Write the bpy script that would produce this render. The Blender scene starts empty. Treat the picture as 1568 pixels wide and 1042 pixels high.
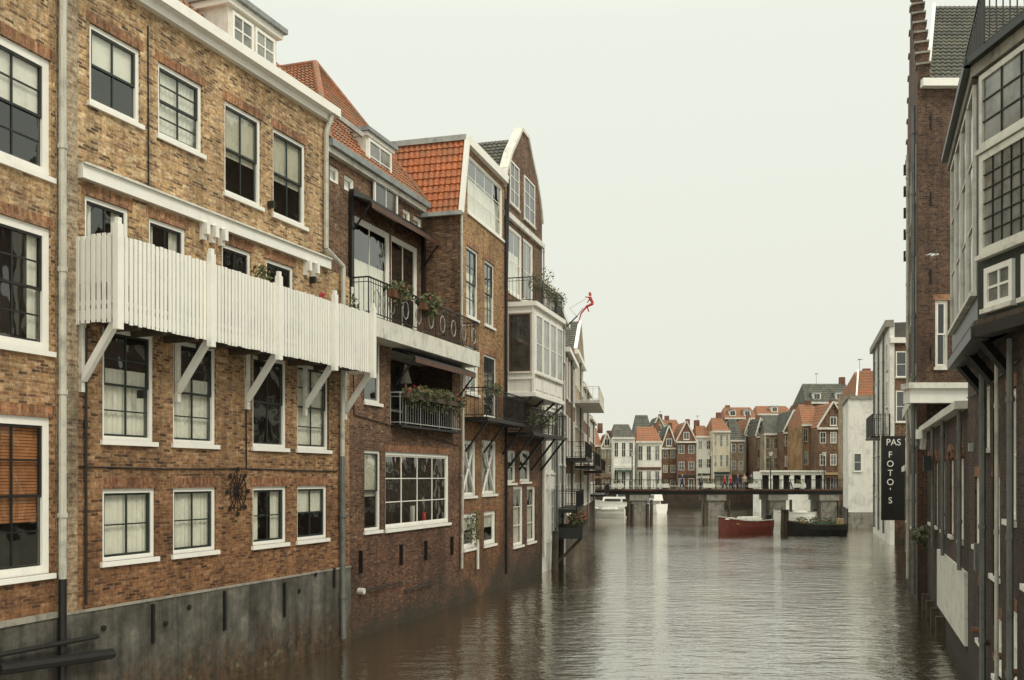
import bpy, math, random
from mathutils import Vector
random.seed(7)
F=1500.;CX=784.;HY=730.;CH=5.0
sc=bpy.context.scene
sc.view_settings.view_transform='Standard'
sc.view_settings.look='None'
sc.view_settings.exposure=0
Z=Vector((0,0,1))
# ------------------------------------------------------------ materials
M={}
def nm(name):
    m=bpy.data.materials.new(name); m.use_nodes=True
    nt=m.node_tree; bs=nt.nodes['Principled BSDF']; M[name]=m
    return m,nt,bs
def N(nt,t,**k):
    n=nt.nodes.new('ShaderNode'+t)
    for a,v in k.items(): setattr(n,a,v)
    return n
def ramp(nt,stops,interp='LINEAR'):
    r=N(nt,'ValToRGB'); r.color_ramp.interpolation=interp
    e=r.color_ramp.elements
    while len(e)<len(stops): e.new(0.5)
    for i,(p,c) in enumerate(stops):
        e[i].position=p; e[i].color=(c[0],c[1],c[2],1) if hasattr(c,'__len__') else (c,c,c,1)
    return r
def mixc(nt,mode,fac,a,b):
    m=N(nt,'MixRGB',blend_type=mode)
    for s,v in zip(('Fac','Color1','Color2'),(fac,a,b)):
        if isinstance(v,bpy.types.NodeSocket): nt.links.new(v,m.inputs[s])
        elif s=='Fac': m.inputs[s].default_value=v
        else: m.inputs[s].default_value=(v[0],v[1],v[2],1)
    return m.outputs[0]
def noise(nt,vec,scale,detail=4,rough=.6):
    n=N(nt,'TexNoise'); n.inputs['Scale'].default_value=scale; n.inputs['Detail'].default_value=detail; n.inputs['Roughness'].default_value=rough
    if vec: nt.links.new(vec,n.inputs['Vector'])
    return n.outputs['Fac']
def brick(name,cols,mortar,low=(.5,.45,.4),zlo=0.,zhi=9.,bw=.215,rh=.068,stain=.55,ms=.009,bump=.6,g=.8,pale=.4):
    m,nt,bs=nm(name); L=nt.links.new
    cols=[tuple(x*g for x in c) for c in cols]; mortar=tuple(x*min(1,g*1.05) for x in mortar)
    tc=N(nt,'TexCoord'); geo=N(nt,'NewGeometry')
    nz=N(nt,'TexNoise'); nz.inputs['Scale'].default_value=3; nz.inputs['Detail'].default_value=2; L(tc.outputs['UV'],nz.inputs['Vector'])
    ad=N(nt,'VectorMath',operation='MULTIPLY_ADD'); L(nz.outputs['Color'],ad.inputs[0]); ad.inputs[1].default_value=(.03,.045,0); L(tc.outputs['UV'],ad.inputs[2])
    b=N(nt,'TexBrick'); L(ad.outputs[0],b.inputs['Vector'])
    b.inputs['Scale'].default_value=1; b.inputs['Brick Width'].default_value=bw; b.inputs['Row Height'].default_value=rh
    b.inputs['Mortar Size'].default_value=ms; b.inputs['Mortar Smooth'].default_value=.4
    b.inputs['Color1'].default_value=(1,1,1,1); b.inputs['Color2'].default_value=(0,0,0,1); b.inputs['Mortar'].default_value=(.5,.5,.5,1)
    r=ramp(nt,[(i/(len(cols)-1) if len(cols)>1 else 0,c) for i,c in enumerate(cols)]); L(b.outputs['Color'],r.inputs[0])
    n2=noise(nt,tc.outputs['UV'],9,4,.8); r2=ramp(nt,[(.34,.5),(.66,1.5)]); L(n2,r2.inputs[0])
    rm=ramp(nt,[(.35,.35),(.6,1)]); L(n2,rm.inputs[0]); mf=N(nt,'Math',operation='MULTIPLY'); L(b.outputs['Fac'],mf.inputs[0]); L(rm.outputs[0],mf.inputs[1])
    c=mixc(nt,'MIX',mf.outputs[0],r.outputs[0],mortar)
    n1=noise(nt,geo.outputs['Position'],.55,6,.68); r1=ramp(nt,[(.32,stain),(.5,1),(.68,1.3)]); L(n1,r1.inputs[0])
    c=mixc(nt,'MULTIPLY',1,c,r1.outputs[0])
    c=mixc(nt,'MULTIPLY',1,c,r2.outputs[0])
    n5=noise(nt,geo.outputs['Position'],1.7,6,.75); r5=ramp(nt,[(.56,0),(.72,pale)]); L(n5,r5.inputs[0])
    c=mixc(nt,'MIX',r5.outputs[0],c,tuple(x*.9 for x in mortar))
    mp=N(nt,'Mapping'); mp.inputs['Scale'].default_value=(3.5,.22,1); L(tc.outputs['UV'],mp.inputs[0])
    n3=noise(nt,mp.outputs[0],1,3,.6); r3=ramp(nt,[(.35,.62),(.55,1.05)]); L(n3,r3.inputs[0])
    c=mixc(nt,'MULTIPLY',.75,c,r3.outputs[0])
    sx=N(nt,'SeparateXYZ'); L(geo.outputs['Position'],sx.inputs[0])
    mr=N(nt,'MapRange'); mr.inputs[1].default_value=zlo; mr.inputs[2].default_value=zhi; mr.inputs[3].default_value=1; mr.inputs[4].default_value=0
    nw=N(nt,'Math',operation='MULTIPLY_ADD'); L(n1,nw.inputs[0]); nw.inputs[1].default_value=4; L(sx.outputs[2],nw.inputs[2])
    ns=N(nt,'Math',operation='SUBTRACT'); L(nw.outputs[0],ns.inputs[0]); ns.inputs[1].default_value=2; L(ns.outputs[0],mr.inputs[0])
    lo=mixc(nt,'MULTIPLY',1,c,low)
    c=mixc(nt,'MIX',mr.outputs[0],c,lo)
    m2=N(nt,'MapRange'); m2.inputs[1].default_value=.2; m2.inputs[2].default_value=1.7; m2.inputs[3].default_value=.9; m2.inputs[4].default_value=0; L(ns.outputs[0],m2.inputs[0])
    c=mixc(nt,'MIX',m2.outputs[0],c,(.03,.026,.015))
    L(c,bs.inputs['Base Color']); bs.inputs['Roughness'].default_value=.9
    bp=N(nt,'Bump'); bp.inputs['Strength'].default_value=bump; bp.inputs['Distance'].default_value=.015; bp.invert=True; L(b.outputs['Fac'],bp.inputs['Height']); L(bp.outputs[0],bs.inputs['Normal'])
    return m
def paint(name,c,rough=.5,var=.18,scale=2.,metal=0,bump=.1,streak=True):
    m,nt,bs=nm(name); L=nt.links.new
    tc=N(nt,'TexCoord'); geo=N(nt,'NewGeometry')
    n1=noise(nt,geo.outputs['Position'],scale,5,.7); r1=ramp(nt,[(.3,1-var*1.6),(.5,1),(.7,1+var*.3)]); L(n1,r1.inputs[0])
    c2=mixc(nt,'MULTIPLY',1,c,r1.outputs[0])
    if streak:
        mp=N(nt,'Mapping'); mp.inputs['Scale'].default_value=(6,.5,1); L(tc.outputs['UV'],mp.inputs[0])
        n3=noise(nt,mp.outputs[0],1,4,.7); r3=ramp(nt,[(.3,1-var*1.3),(.46,1)]); L(n3,r3.inputs[0])
        c2=mixc(nt,'MULTIPLY',1,c2,r3.outputs[0])
    L(c2,bs.inputs['Base Color']); bs.inputs['Roughness'].default_value=rough; bs.inputs['Metallic'].default_value=metal
    return m
def tilemat(name,c,c2,dirt):
    m,nt,bs=nm(name); L=nt.links.new
    tc=N(nt,'TexCoord'); geo=N(nt,'NewGeometry')
    b=N(nt,'TexBrick'); b.offset=0; L(tc.outputs['UV'],b.inputs['Vector']); b.inputs['Scale'].default_value=1
    b.inputs['Brick Width'].default_value=.24; b.inputs['Row Height'].default_value=.33; b.inputs['Mortar Size'].default_value=.012
    for k,v in (('Color1',c),('Color2',c2),('Mortar',tuple(x*.35 for x in c))): b.inputs[k].default_value=(*v,1)
    n1=noise(nt,geo.outputs['Position'],1.3,6,.7); r=ramp(nt,[(.42,0),(.62,1)]); L(n1,r.inputs[0])
    cc=mixc(nt,'MIX',r.outputs[0],b.outputs['Color'],dirt)
    n2=noise(nt,geo.outputs['Position'],14,3); r2=ramp(nt,[(.3,.7),(.7,1.25)]); L(n2,r2.inputs[0])
    cc=mixc(nt,'MULTIPLY',1,cc,r2.outputs[0])
    L(cc,bs.inputs['Base Color']); bs.inputs['Roughness'].default_value=.75
brick('brick_ochre',[(.10,.06,.03),(.36,.205,.095),(.52,.33,.155),(.46,.27,.12),(.66,.48,.27),(.20,.10,.05)],(.46,.385,.26),(.5,.37,.31),3.5,11,g=.92,pale=.3)
brick('brick_brown',[(.05,.027,.019),(.19,.095,.05),(.27,.145,.075),(.14,.07,.04),(.36,.23,.13)],(.22,.175,.125),(.68,.56,.54),2,9)
brick('brick_orange',[(.18,.09,.04),(.44,.235,.095),(.54,.315,.135),(.34,.17,.08)],(.36,.285,.18),(.5,.39,.35),2,9)
brick('brick_red',[(.10,.045,.03),(.27,.11,.06),(.33,.15,.085),(.18,.075,.05)],(.28,.21,.15),(.7,.65,.65),2,8)
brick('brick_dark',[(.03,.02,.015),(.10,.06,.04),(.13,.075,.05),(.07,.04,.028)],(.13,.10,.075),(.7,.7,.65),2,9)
brick('brick_tower',[(.04,.024,.016),(.115,.064,.04),(.15,.085,.05),(.08,.045,.03)],(.15,.11,.08),(.8,.7,.6),6,14)
brick('brick_pale',[(.24,.165,.10),(.42,.31,.20),(.52,.42,.28),(.32,.21,.13)],(.42,.36,.26),(.7,.62,.55),2,8)
brick('brick_header',[(.24,.105,.05),(.40,.18,.085),(.5,.26,.12)],(.34,.26,.17),(.66,.55,.5),2,9,bw=.065,rh=.23,ms=.008)
paint('white',(.86,.84,.76),.45,.05); paint('white_dirty',(.70,.68,.59),.6,.22); paint('white_wall',(.76,.74,.66),.8,.2,.7)
paint('plaster_grey',(.38,.38,.34),.8,.25,.8); paint('cream',(.60,.53,.38),.7,.2,.8)
paint('stone',(.30,.28,.23),.8,.35)
paint('black',(.018,.018,.016),.4,.2); paint('iron',(.024,.022,.02),.45,.2,metal=.3); paint('dkgreen',(.022,.032,.026),.4,.2)
paint('brownwood',(.10,.045,.025),.5,.3); paint('wood',(.08,.058,.038),.8,.4); paint('lead',(.26,.28,.27),.55,.25)
paint('zinc',(.38,.39,.36),.5,.3); paint('pipe_cream',(.52,.50,.42),.5,.3); paint('pipe_grey',(.15,.155,.14),.5,.3)
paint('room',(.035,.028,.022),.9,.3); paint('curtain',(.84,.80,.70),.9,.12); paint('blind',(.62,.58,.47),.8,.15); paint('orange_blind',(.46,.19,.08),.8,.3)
paint('concrete',(.26,.24,.20),.85,.4); paint('ground',(.14,.13,.11),.95,.3,.2); paint('pavement',(.22,.19,.16),.9,.25,.5)
paint('hull_red',(.20,.045,.03),.35,.2); paint('tarp_green',(.05,.09,.055),.7,.2); paint('ochre',(.42,.30,.14),.7,.2)
paint('red',(.55,.05,.035),.5,.1); paint('blue',(.04,.07,.2),.7,.1); paint('jeans',(.03,.035,.06),.8,.1); paint('skin',(.5,.32,.24),.6,.05); paint('hair',(.05,.03,.02),.7,.1)
paint('grey_coat',(.16,.16,.16),.8,.1); paint('beige_coat',(.48,.38,.26),.8,.1)
paint('flower',(.5,.06,.08),.7,.3); paint('rust',(.16,.07,.035),.8,.4)
tilemat('tile_orange',(.42,.16,.07),(.33,.115,.05),(.20,.125,.07)); tilemat('tile_bright',(.56,.175,.06),(.46,.135,.048),(.33,.135,.065)); tilemat('tile_dark',(.085,.085,.072),(.055,.058,.05),(.12,.115,.08))
m,nt,bs=nm('plinth'); L=nt.links.new; geo=N(nt,'NewGeometry'); tc=N(nt,'TexCoord')
n1=noise(nt,geo.outputs['Position'],1.1,8,.74); r=ramp(nt,[(.3,(.025,.023,.016)),(.46,(.07,.064,.05)),(.58,(.115,.108,.088)),(.74,(.22,.20,.16))]); L(n1,r.inputs[0])
sx=N(nt,'SeparateXYZ'); L(geo.outputs['Position'],sx.inputs[0]); n4=noise(nt,geo.outputs['Position'],2.3,6,.75)
ad=N(nt,'Math',operation='MULTIPLY_ADD'); L(n4,ad.inputs[0]); ad.inputs[1].default_value=2.4; L(sx.outputs[2],ad.inputs[2])
mr=N(nt,'MapRange'); mr.inputs[1].default_value=1.5; mr.inputs[2].default_value=2.5; mr.inputs[3].default_value=1; mr.inputs[4].default_value=0; L(ad.outputs[0],mr.inputs[0])
n5=noise(nt,geo.outputs['Position'],5,4,.6); r5=ramp(nt,[(.4,(.02,.022,.01)),(.52,(.085,.04,.02)),(.6,(.05,.045,.02)),(.7,(.15,.12,.07))]); L(n5,r5.inputs[0])
c=mixc(nt,'MIX',mr.outputs[0],r.outputs[0],r5.outputs[0])
mp=N(nt,'Mapping'); mp.inputs['Scale'].default_value=(3.0,.25,1); L(tc.outputs['UV'],mp.inputs[0]); n3=noise(nt,mp.outputs[0],1,5,.7); r3=ramp(nt,[(.34,.4),(.55,1.1),(.7,1.5)]); L(n3,r3.inputs[0])
c=mixc(nt,'MULTIPLY',.85,c,r3.outputs[0]); L(c,bs.inputs['Base Color']); bs.inputs['Roughness'].default_value=.8
bp=N(nt,'Bump'); bp.inputs['Strength'].default_value=.5; bp.inputs['Distance'].default_value=.04; L(n4,bp.inputs['Height']); L(bp.outputs[0],bs.inputs['Normal'])
def glass(name,tint,gl):
    m,nt,bs=nm(name); L=nt.links.new; nt.nodes.remove(bs); out=nt.nodes['Material Output']
    t=N(nt,'BsdfTransparent'); t.inputs[0].default_value=(*tint,1); g=N(nt,'BsdfGlossy'); g.inputs['Roughness'].default_value=.03; g.inputs[0].default_value=(.95,.97,.95,1)
    geo=N(nt,'NewGeometry'); n=noise(nt,geo.outputs['Position'],1.6,1); bp=N(nt,'Bump'); bp.inputs['Strength'].default_value=.3; bp.inputs['Distance'].default_value=.05; L(n,bp.inputs['Height']); L(bp.outputs[0],g.inputs['Normal'])
    lw=N(nt,'LayerWeight'); lw.inputs[0].default_value=.5; pw=N(nt,'Math',operation='POWER'); L(lw.outputs['Facing'],pw.inputs[0]); pw.inputs[1].default_value=3
    ad=N(nt,'Math',operation='MULTIPLY_ADD',use_clamp=True); L(pw.outputs[0],ad.inputs[0]); ad.inputs[1].default_value=.85; ad.inputs[2].default_value=gl
    mx=N(nt,'MixShader'); L(ad.outputs[0],mx.inputs[0]); L(t.outputs[0],mx.inputs[1]); L(g.outputs[0],mx.inputs[2]); L(mx.outputs[0],out.inputs[0])
glass('glass',(.92,.94,.91),.09)
def gd(name,c,r=.07):
    m,nt,bs=nm(name); bs.inputs['Base Color'].default_value=(*c,1); bs.inputs['Roughness'].default_value=r; bs.inputs['IOR'].default_value=1.8
    geo=N(nt,'NewGeometry'); n=noise(nt,geo.outputs['Position'],1.1,1); bp=N(nt,'Bump'); bp.inputs['Strength'].default_value=.3; bp.inputs['Distance'].default_value=.06; nt.links.new(n,bp.inputs['Height']); nt.links.new(bp.outputs[0],bs.inputs['Normal'])
    n2=noise(nt,geo.outputs['Position'],.7,4,.7); rr=ramp(nt,[(.35,tuple(x*.5 for x in c)),(.62,tuple(x*2.2 for x in c))]); nt.links.new(n2,rr.inputs[0]); nt.links.new(rr.outputs[0],bs.inputs['Base Color'])
gd('glass_dark',(.03,.033,.03)); gd('glass_pale_sheen',(.14,.145,.125),.12)  # paler glass: whitish reflections and curtains behind are put into its base colour
m,nt,bs=nm('leaf'); geo=N(nt,'NewGeometry'); n=noise(nt,geo.outputs['Position'],9,3); r=ramp(nt,[(.3,(.03,.045,.015)),(.5,(.07,.09,.03)),(.7,(.16,.12,.05))]); nt.links.new(n,r.inputs[0]); nt.links.new(r.outputs[0],bs.inputs['Base Color']); bs.inputs['Roughness'].default_value=.7
m,nt,bs=nm('lamp_glow'); bs.inputs['Base Color'].default_value=(.8,.5,.2,1); bs.inputs['Emission Color'].default_value=(1,.5,.16,1); bs.inputs['Emission Strength'].default_value=5
# water: murky body under a rippled reflecting skin
m,nt,bs=nm('water'); L=nt.links.new; nt.nodes.remove(bs); out=nt.nodes['Material Output']
geo=N(nt,'NewGeometry'); mp=N(nt,'Mapping'); mp.inputs['Scale'].default_value=(.75,1.9,1); mp.inputs['Rotation'].default_value=(0,0,.2); L(geo.outputs['Position'],mp.inputs[0])
a=noise(nt,mp.outputs[0],1.0,3,.55); b2=noise(nt,mp.outputs[0],3.4,3,.6); c3=noise(nt,geo.outputs['Position'],.09,3,.5)
rr=ramp(nt,[(.35,.35),(.65,1.)]); L(c3,rr.inputs[0])
s=N(nt,'Math',operation='MULTIPLY_ADD'); L(b2,s.inputs[0]); s.inputs[1].default_value=.35; L(a,s.inputs[2])
s2=N(nt,'Math',operation='MULTIPLY'); L(s.outputs[0],s2.inputs[0]); L(rr.outputs[0],s2.inputs[1])
bp=N(nt,'Bump'); bp.inputs['Strength'].default_value=1; bp.inputs['Distance'].default_value=.085; L(s2.outputs[0],bp.inputs['Height'])
df=N(nt,'BsdfDiffuse'); df.inputs[0].default_value=(.045,.034,.018,1)
gl=N(nt,'BsdfGlossy'); gl.inputs[0].default_value=(.97,.96,.92,1); gl.inputs['Roughness'].default_value=.06; L(bp.outputs[0],gl.inputs['Normal'])
lw=N(nt,'LayerWeight'); lw.inputs[0].default_value=.5; L(bp.outputs[0],lw.inputs['Normal'])
pw=N(nt,'Math',operation='POWER'); L(lw.outputs['Facing'],pw.inputs[0]); pw.inputs[1].default_value=2.0
ad=N(nt,'Math',operation='MULTIPLY_ADD',use_clamp=True); L(pw.outputs[0],ad.inputs[0]); ad.inputs[1].default_value=.95; ad.inputs[2].default_value=.06
mx=N(nt,'MixShader'); L(ad.outputs[0],mx.inputs[0]); L(df.outputs[0],mx.inputs[1]); L(gl.outputs[0],mx.inputs[2]); L(mx.outputs[0],out.inputs[0])

# ------------------------------------------------------------ geometry helpers
class Bld:
    def __init__(s,name): s.name=name; s.p={}
    def quad(s,part,mat,pts):
        d=s.p.setdefault((part,mat),([],[],[]))
        pts=[Vector(p) for p in pts]
        n=Vector((0,0,0))
        for i in range(len(pts)):
            a=pts[i]; b=pts[(i+1)%len(pts)]; n+=a.cross(b)
        if n.length<1e-9: return
        n.normalize()
        t=Z.cross(n)
        t=Vector((1,0,0)) if t.length<.05 else t.normalized()
        b=n.cross(t); k=len(d[0]); d[0].extend(pts); d[1].append(list(range(k,k+len(pts))))
        d[2].extend([(p.dot(t),p.dot(b)) for p in pts])
    def hexa(s,part,mat,c):
        for f in ((0,1,2,3),(7,6,5,4),(0,4,5,1),(1,5,6,2),(2,6,7,3),(3,7,4,0)): s.quad(part,mat,[c[i] for i in f])
    def bar(s,part,mat,a,b,w,h=None):
        a=Vector(a);b=Vector(b);d=(b-a).normalized();h=h or w
        x=d.cross(Z); x=Vector((1,0,0)) if x.length<.02 else x.normalized(); y=x.cross(d).normalized(); x=x*w/2; y=y*h/2
        s.hexa(part,mat,[a-x-y,a+x-y,a+x+y,a-x+y,b-x-y,b+x-y,b+x+y,b-x+y])
    def tube(s,part,mat,a,b,r,seg=8,r2=None):
        a=Vector(a);b=Vector(b);d=(b-a).normalized(); x=d.cross(Z); x=Vector((1,0,0)) if x.length<.02 else x.normalized(); y=x.cross(d)
        r2=r if r2 is None else r2
        A=[a+(x*math.cos(i*2*math.pi/seg)+y*math.sin(i*2*math.pi/seg))*r for i in range(seg)]
        B=[b+(x*math.cos(i*2*math.pi/seg)+y*math.sin(i*2*math.pi/seg))*r2 for i in range(seg)]
        for i in range(seg): j=(i+1)%seg; s.quad(part,mat,[A[i],A[j],B[j],B[i]])
        s.quad(part,mat,A[::-1]); s.quad(part,mat,B)
    def tiles(s,part,mat,A,B,C,D,row=.33,col=.24):
        A,B,C,D=map(Vector,(A,B,C,D)); n=(B-A).cross((D if (D-A).length>1e-6 else C)-A).normalized()
        if n.z<0: n=-n
        nr=max(1,int(round((D-A).length/row))); nc=max(1,int(round((B-A).length/col)))*4
        if nc*nr>9000: nc=nc//2
        for i in range(nr):
            t0=i/nr;t1=(i+1)/nr; prev=None
            for j in range(nc+1):
                q=j/nc; wv=.028*math.sin(j*math.pi/2)
                lo=(A.lerp(D,t0)).lerp(B.lerp(C,t0),q)+n*(.05+wv); hi=(A.lerp(D,t1)).lerp(B.lerp(C,t1),q)+n*(.005+wv)
                base=(A.lerp(D,t0)).lerp(B.lerp(C,t0),q)+n*(0.0+wv)
                if prev: s.quad(part,mat,[prev[0],lo,hi,prev[1]]); s.quad(part,mat,[prev[2],base,lo,prev[0]])
                prev=(lo,hi,base)
    def leaves(s,part,c,rx,ry,rz,n,size=.06,mat='leaf'):
        for _ in range(n):
            while True:
                q=Vector((random.uniform(-1,1),random.uniform(-1,1),random.uniform(-1,1)))
                if q.length<1: break
            p=Vector(c)+Vector((q.x*rx,q.y*ry,q.z*rz)); a=Vector((random.gauss(0,1),random.gauss(0,1),random.gauss(0,1))).normalized(); b=a.orthogonal().normalized()
            z=size*random.uniform(.6,1.5); s.quad(part,mat,[p-a*z,p+b*z*.6,p+a*z,p-b*z*.6])
    def done(s):
        e=bpy.data.objects.new(s.name,None); sc.collection.objects.link(e); e.empty_display_size=.5
        for (part,mat),(v,f,uv) in s.p.items():
            me=bpy.data.meshes.new(part); me.from_pydata([tuple(q) for q in v],[],f); l=me.uv_layers.new(name='UVMap')
            flat=[x for q in uv for x in q]; l.data.foreach_set('uv',flat); me.materials.append(M[mat])
            o=bpy.data.objects.new(part,me); sc.collection.objects.link(o); o.parent=e
        s.e=e
        return e
class Fac:
    def __init__(s,b,p0,p1,side=1,mat='brick_brown'):
        s.b=b; s.p0=Vector((p0[0],p0[1],0)); v=Vector((p1[0]-p0[0],p1[1]-p0[1],0)); s.len=v.length; s.d=v.normalized()
        s.n=Vector((s.d.y,-s.d.x,0))*side; s.side=side; s.mat=mat; s.op=[]; s.cut=[]
    def P(s,u,v,w=0): return s.p0+s.d*u+s.n*w+Z*v
    def U(s,px,w=0):
        k=(px-CX)/F; q=s.p0+s.n*w
        return (k*q.y-q.x)/(s.d.x-k*s.d.y)
    def V(s,px,py,w=0):
        z=(s.P(s.U(px,w),0,w)).y; return CH+(HY-py)/F*z
    def box(s,part,mat,u0,u1,v0,v1,w0,w1):
        c=[s.P(u0,v0,w0),s.P(u1,v0,w0),s.P(u1,v1,w0),s.P(u0,v1,w0),s.P(u0,v0,w1),s.P(u1,v0,w1),s.P(u1,v1,w1),s.P(u0,v1,w1)]
        s.b.hexa(part,mat,c)
    def sheet(s,part,mat,u0,u1,v0,v1,w): s.b.quad(part,mat,[s.P(u0,v0,w),s.P(u1,v0,w),s.P(u1,v1,w),s.P(u0,v1,w)])
    def poly(s,part,mat,pts,w): s.b.quad(part,mat,[s.P(u,v,w) for u,v in pts])
    def wall(s,u0,u1,v0,v1,mat=None,part='walls',w=0,rev=.15):
        mat=mat or s.mat; op=[o for o in s.op if o[0]<u1 and o[1]>u0 and o[2]<v1 and o[3]>v0]; al=op+s.cut
        us=sorted({u0,u1,*[min(max(x,u0),u1) for o in al for x in o[:2]]}); vs=sorted({v0,v1,*[min(max(x,v0),v1) for o in al for x in o[2:4]]})
        for j in range(len(vs)-1):
            cv=(vs[j]+vs[j+1])/2
            for i in range(len(us)-1):
                cu=(us[i]+us[i+1])/2
                if any(o[0]<cu<o[1] and o[2]<cv<o[3] for o in al): continue
                s.sheet(part,mat,us[i],us[i+1],vs[j],vs[j+1],w)
        for a,b,c,d in [o[:4] for o in op]:
            for q in (((a,c),(a,d)),((b,d),(b,c)),((a,d),(b,d)),((b,c),(a,c))):
                s.b.quad(part,mat,[s.P(q[0][0],q[0][1],w),s.P(q[1][0],q[1][1],w),s.P(q[1][0],q[1][1],w-rev),s.P(q[0][0],q[0][1],w-rev)])
    def body(s,u0,u1,v0,v1,dep,mat=None,w=0,top=True):
        mat=mat or s.mat; P=s.P
        s.b.quad('side_walls',mat,[P(u0,v0,w-dep),P(u0,v0,w),P(u0,v1,w),P(u0,v1,w-dep)]); s.b.quad('side_walls',mat,[P(u1,v0,w),P(u1,v0,w-dep),P(u1,v1,w-dep),P(u1,v1,w)])
        s.b.quad('side_walls',mat,[P(u1,v0,w-dep),P(u0,v0,w-dep),P(u0,v1,w-dep),P(u1,v1,w-dep)])
        if top: s.b.quad('flat_roof','lead',[P(u0,v1,w),P(u1,v1,w),P(u1,v1,w-dep),P(u0,v1,w-dep)])
    def window(s,u0,u1,v0,v1,cols=2,rows=2,fr='white',sash='dkgreen',cur=None,sill=True,head=True,fw=.09,w=0,meet=True,sillh=.1):
        s.op.append((u0,u1,v0,v1)); B=s.box
        def rect(part,mat,a,b,c,d,t,w0,w1):
            B(part,mat,a,a+t,c,d,w0,w1);B(part,mat,b-t,b,c,d,w0,w1);B(part,mat,a+t,b-t,c,c+t,w0,w1);B(part,mat,a+t,b-t,d-t,d,w0,w1)
        rect('window_frames',fr,u0+.002,u1-.002,v0+.002,v1-.002,fw,w-.148,w-.05)
        a,b,c,d=u0+fw,u1-fw,v0+fw,v1-fw; t=.05
        mid=(c+d)/2
        if meet and rows%2==0:
            rect('sashes',sash,a,b,mid-.025,d,t,w-.105,w-.07); rect('sashes',sash,a+.003,b-.003,c,mid+.025,t,w-.142,w-.107)
        else: rect('sashes',sash,a,b,c,d,t,w-.135,w-.078)
        for i in range(1,cols):
            x=a+(b-a)*i/cols; B('glazing_bars',sash,x-.017,x+.017,c+t,d-t,w-.122,w-.088)
        for i in range(1,rows):
            if meet and i*2==rows: continue
            y=c+(d-c)*i/rows; B('glazing_bars',sash,a+t,b-t,y-.015,y+.015,w-.12,w-.09)
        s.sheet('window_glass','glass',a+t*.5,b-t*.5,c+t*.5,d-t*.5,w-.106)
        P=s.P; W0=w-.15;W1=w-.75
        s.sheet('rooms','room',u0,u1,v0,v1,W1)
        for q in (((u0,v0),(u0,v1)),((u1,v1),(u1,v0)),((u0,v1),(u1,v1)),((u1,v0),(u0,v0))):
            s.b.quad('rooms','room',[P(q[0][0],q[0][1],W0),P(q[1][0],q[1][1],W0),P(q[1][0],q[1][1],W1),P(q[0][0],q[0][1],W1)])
        def drape(x0,x1,y0,y1,mat):
            n=max(3,int((x1-x0)/.07)); ww=w-.2; jit=[random.uniform(0,.03) for _ in range(n+1)]
            for i in range(n):
                xa=x0+(x1-x0)*i/n; xb=x0+(x1-x0)*(i+1)/n; wa=ww+jit[i]*(1 if i%2 else -1); wb=ww+jit[i+1]*(1 if (i+1)%2 else -1)
                s.b.quad('curtains',mat,[P(xa,y0,wa),P(xb,y0,wb),P(xb,y1,wb),P(xa,y1,wa)])
        if cur=='full': drape(a,b,c,d,'curtain')
        elif cur=='sides': drape(a,a+(b-a)*random.uniform(.2,.32),c,d,'curtain'); drape(b-(b-a)*random.uniform(.15,.3),b,c,d,'curtain')
        elif cur=='net': drape(a,b,c,c+(d-c)*.66,'curtain')
        elif cur=='blind': s.sheet('blinds','blind',a,b,c+(d-c)*.42,d,w-.165)
        elif cur=='top': s.sheet('blinds','curtain',a,b,c+(d-c)*.52,d,w-.165)
        elif cur=='oblind':
            k=int((d-c)*.7/.06)
            for i in range(k): y=d-.06*i; B('blinds','orange_blind',a,b,y-.05,y,w-.18,w-.17)
        if sill: B('sills','white' if fr=='white' else fr,u0-.07,u1+.07,v0-sillh,v0,w-.14,w+.07)
        if head: B('brick_headers','brick_header',u0-.09,u1+.09,v1,v1+.23,w-.02,w+.006)
    def win(s,px0,px1,yt,yb,w=0,**k):
        c=(px0+px1)/2; s.window(s.U(px0,w),s.U(px1,w),s.V(c,yb,w),s.V(c,yt,w),w=w,**k)
    def flat(s,u0,u1,v0,v1,cols=2,rows=2,fr='white',fw=.08,w=0,bar=None,sill=True,gl='glass_dark',bt=.02):
        B=s.box; bar=bar or fr
        B('window_frames',fr,u0,u0+fw,v0,v1,w-.02,w+.05);B('window_frames',fr,u1-fw,u1,v0,v1,w-.02,w+.05);B('window_frames',fr,u0+fw,u1-fw,v0,v0+fw,w-.02,w+.05);B('window_frames',fr,u0+fw,u1-fw,v1-fw,v1,w-.02,w+.05)
        a,b,c,d=u0+fw,u1-fw,v0+fw,v1-fw
        s.sheet('window_glass',gl,a,b,c,d,w+.012)
        for i in range(1,cols): x=a+(b-a)*i/cols; B('glazing_bars',bar,x-bt,x+bt,c,d,w+.005,w+.035)
        for i in range(1,rows): y=c+(d-c)*i/rows; B('glazing_bars',bar,a,b,y-bt,y+bt,w+.003,w+.033)
        if sill: B('sills','white_dirty',u0-.05,u1+.05,v0-.08,v0,w-.02,w+.1)
    def rail(s,u0,u1,v0,v1,w,mat='iron',sp=.13,ends=None,x=False,t=.018):
        b=s.b; P=s.P
        def seg(f,L):
            b.bar('railings',mat,f(0,v1),f(L,v1),.05,.04); b.bar('railings',mat,f(0,v0+.08),f(L,v0+.08),.03)
            b.bar('railings',mat,f(0,v1-.14),f(L,v1-.14),.02)
            n=max(1,int(L/sp))
            for i in range(n+1):
                q=L*i/n; tt=t*2 if i%8==0 else t; b.bar('railings',mat,f(q,v0+(0 if i%8==0 else .08)),f(q,v1),tt)
        seg(lambda q,v:P(u0+q,v,w),u1-u0)
        if ends is not None:
            seg(lambda q,v:P(u0,v,ends+q),w-ends); seg(lambda q,v:P(u1,v,ends+q),w-ends)
def zp(px,z): return ((px-CX)/F*z,z)
def K(px,k,vp): return zp(px,k/(vp-px))
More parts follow.
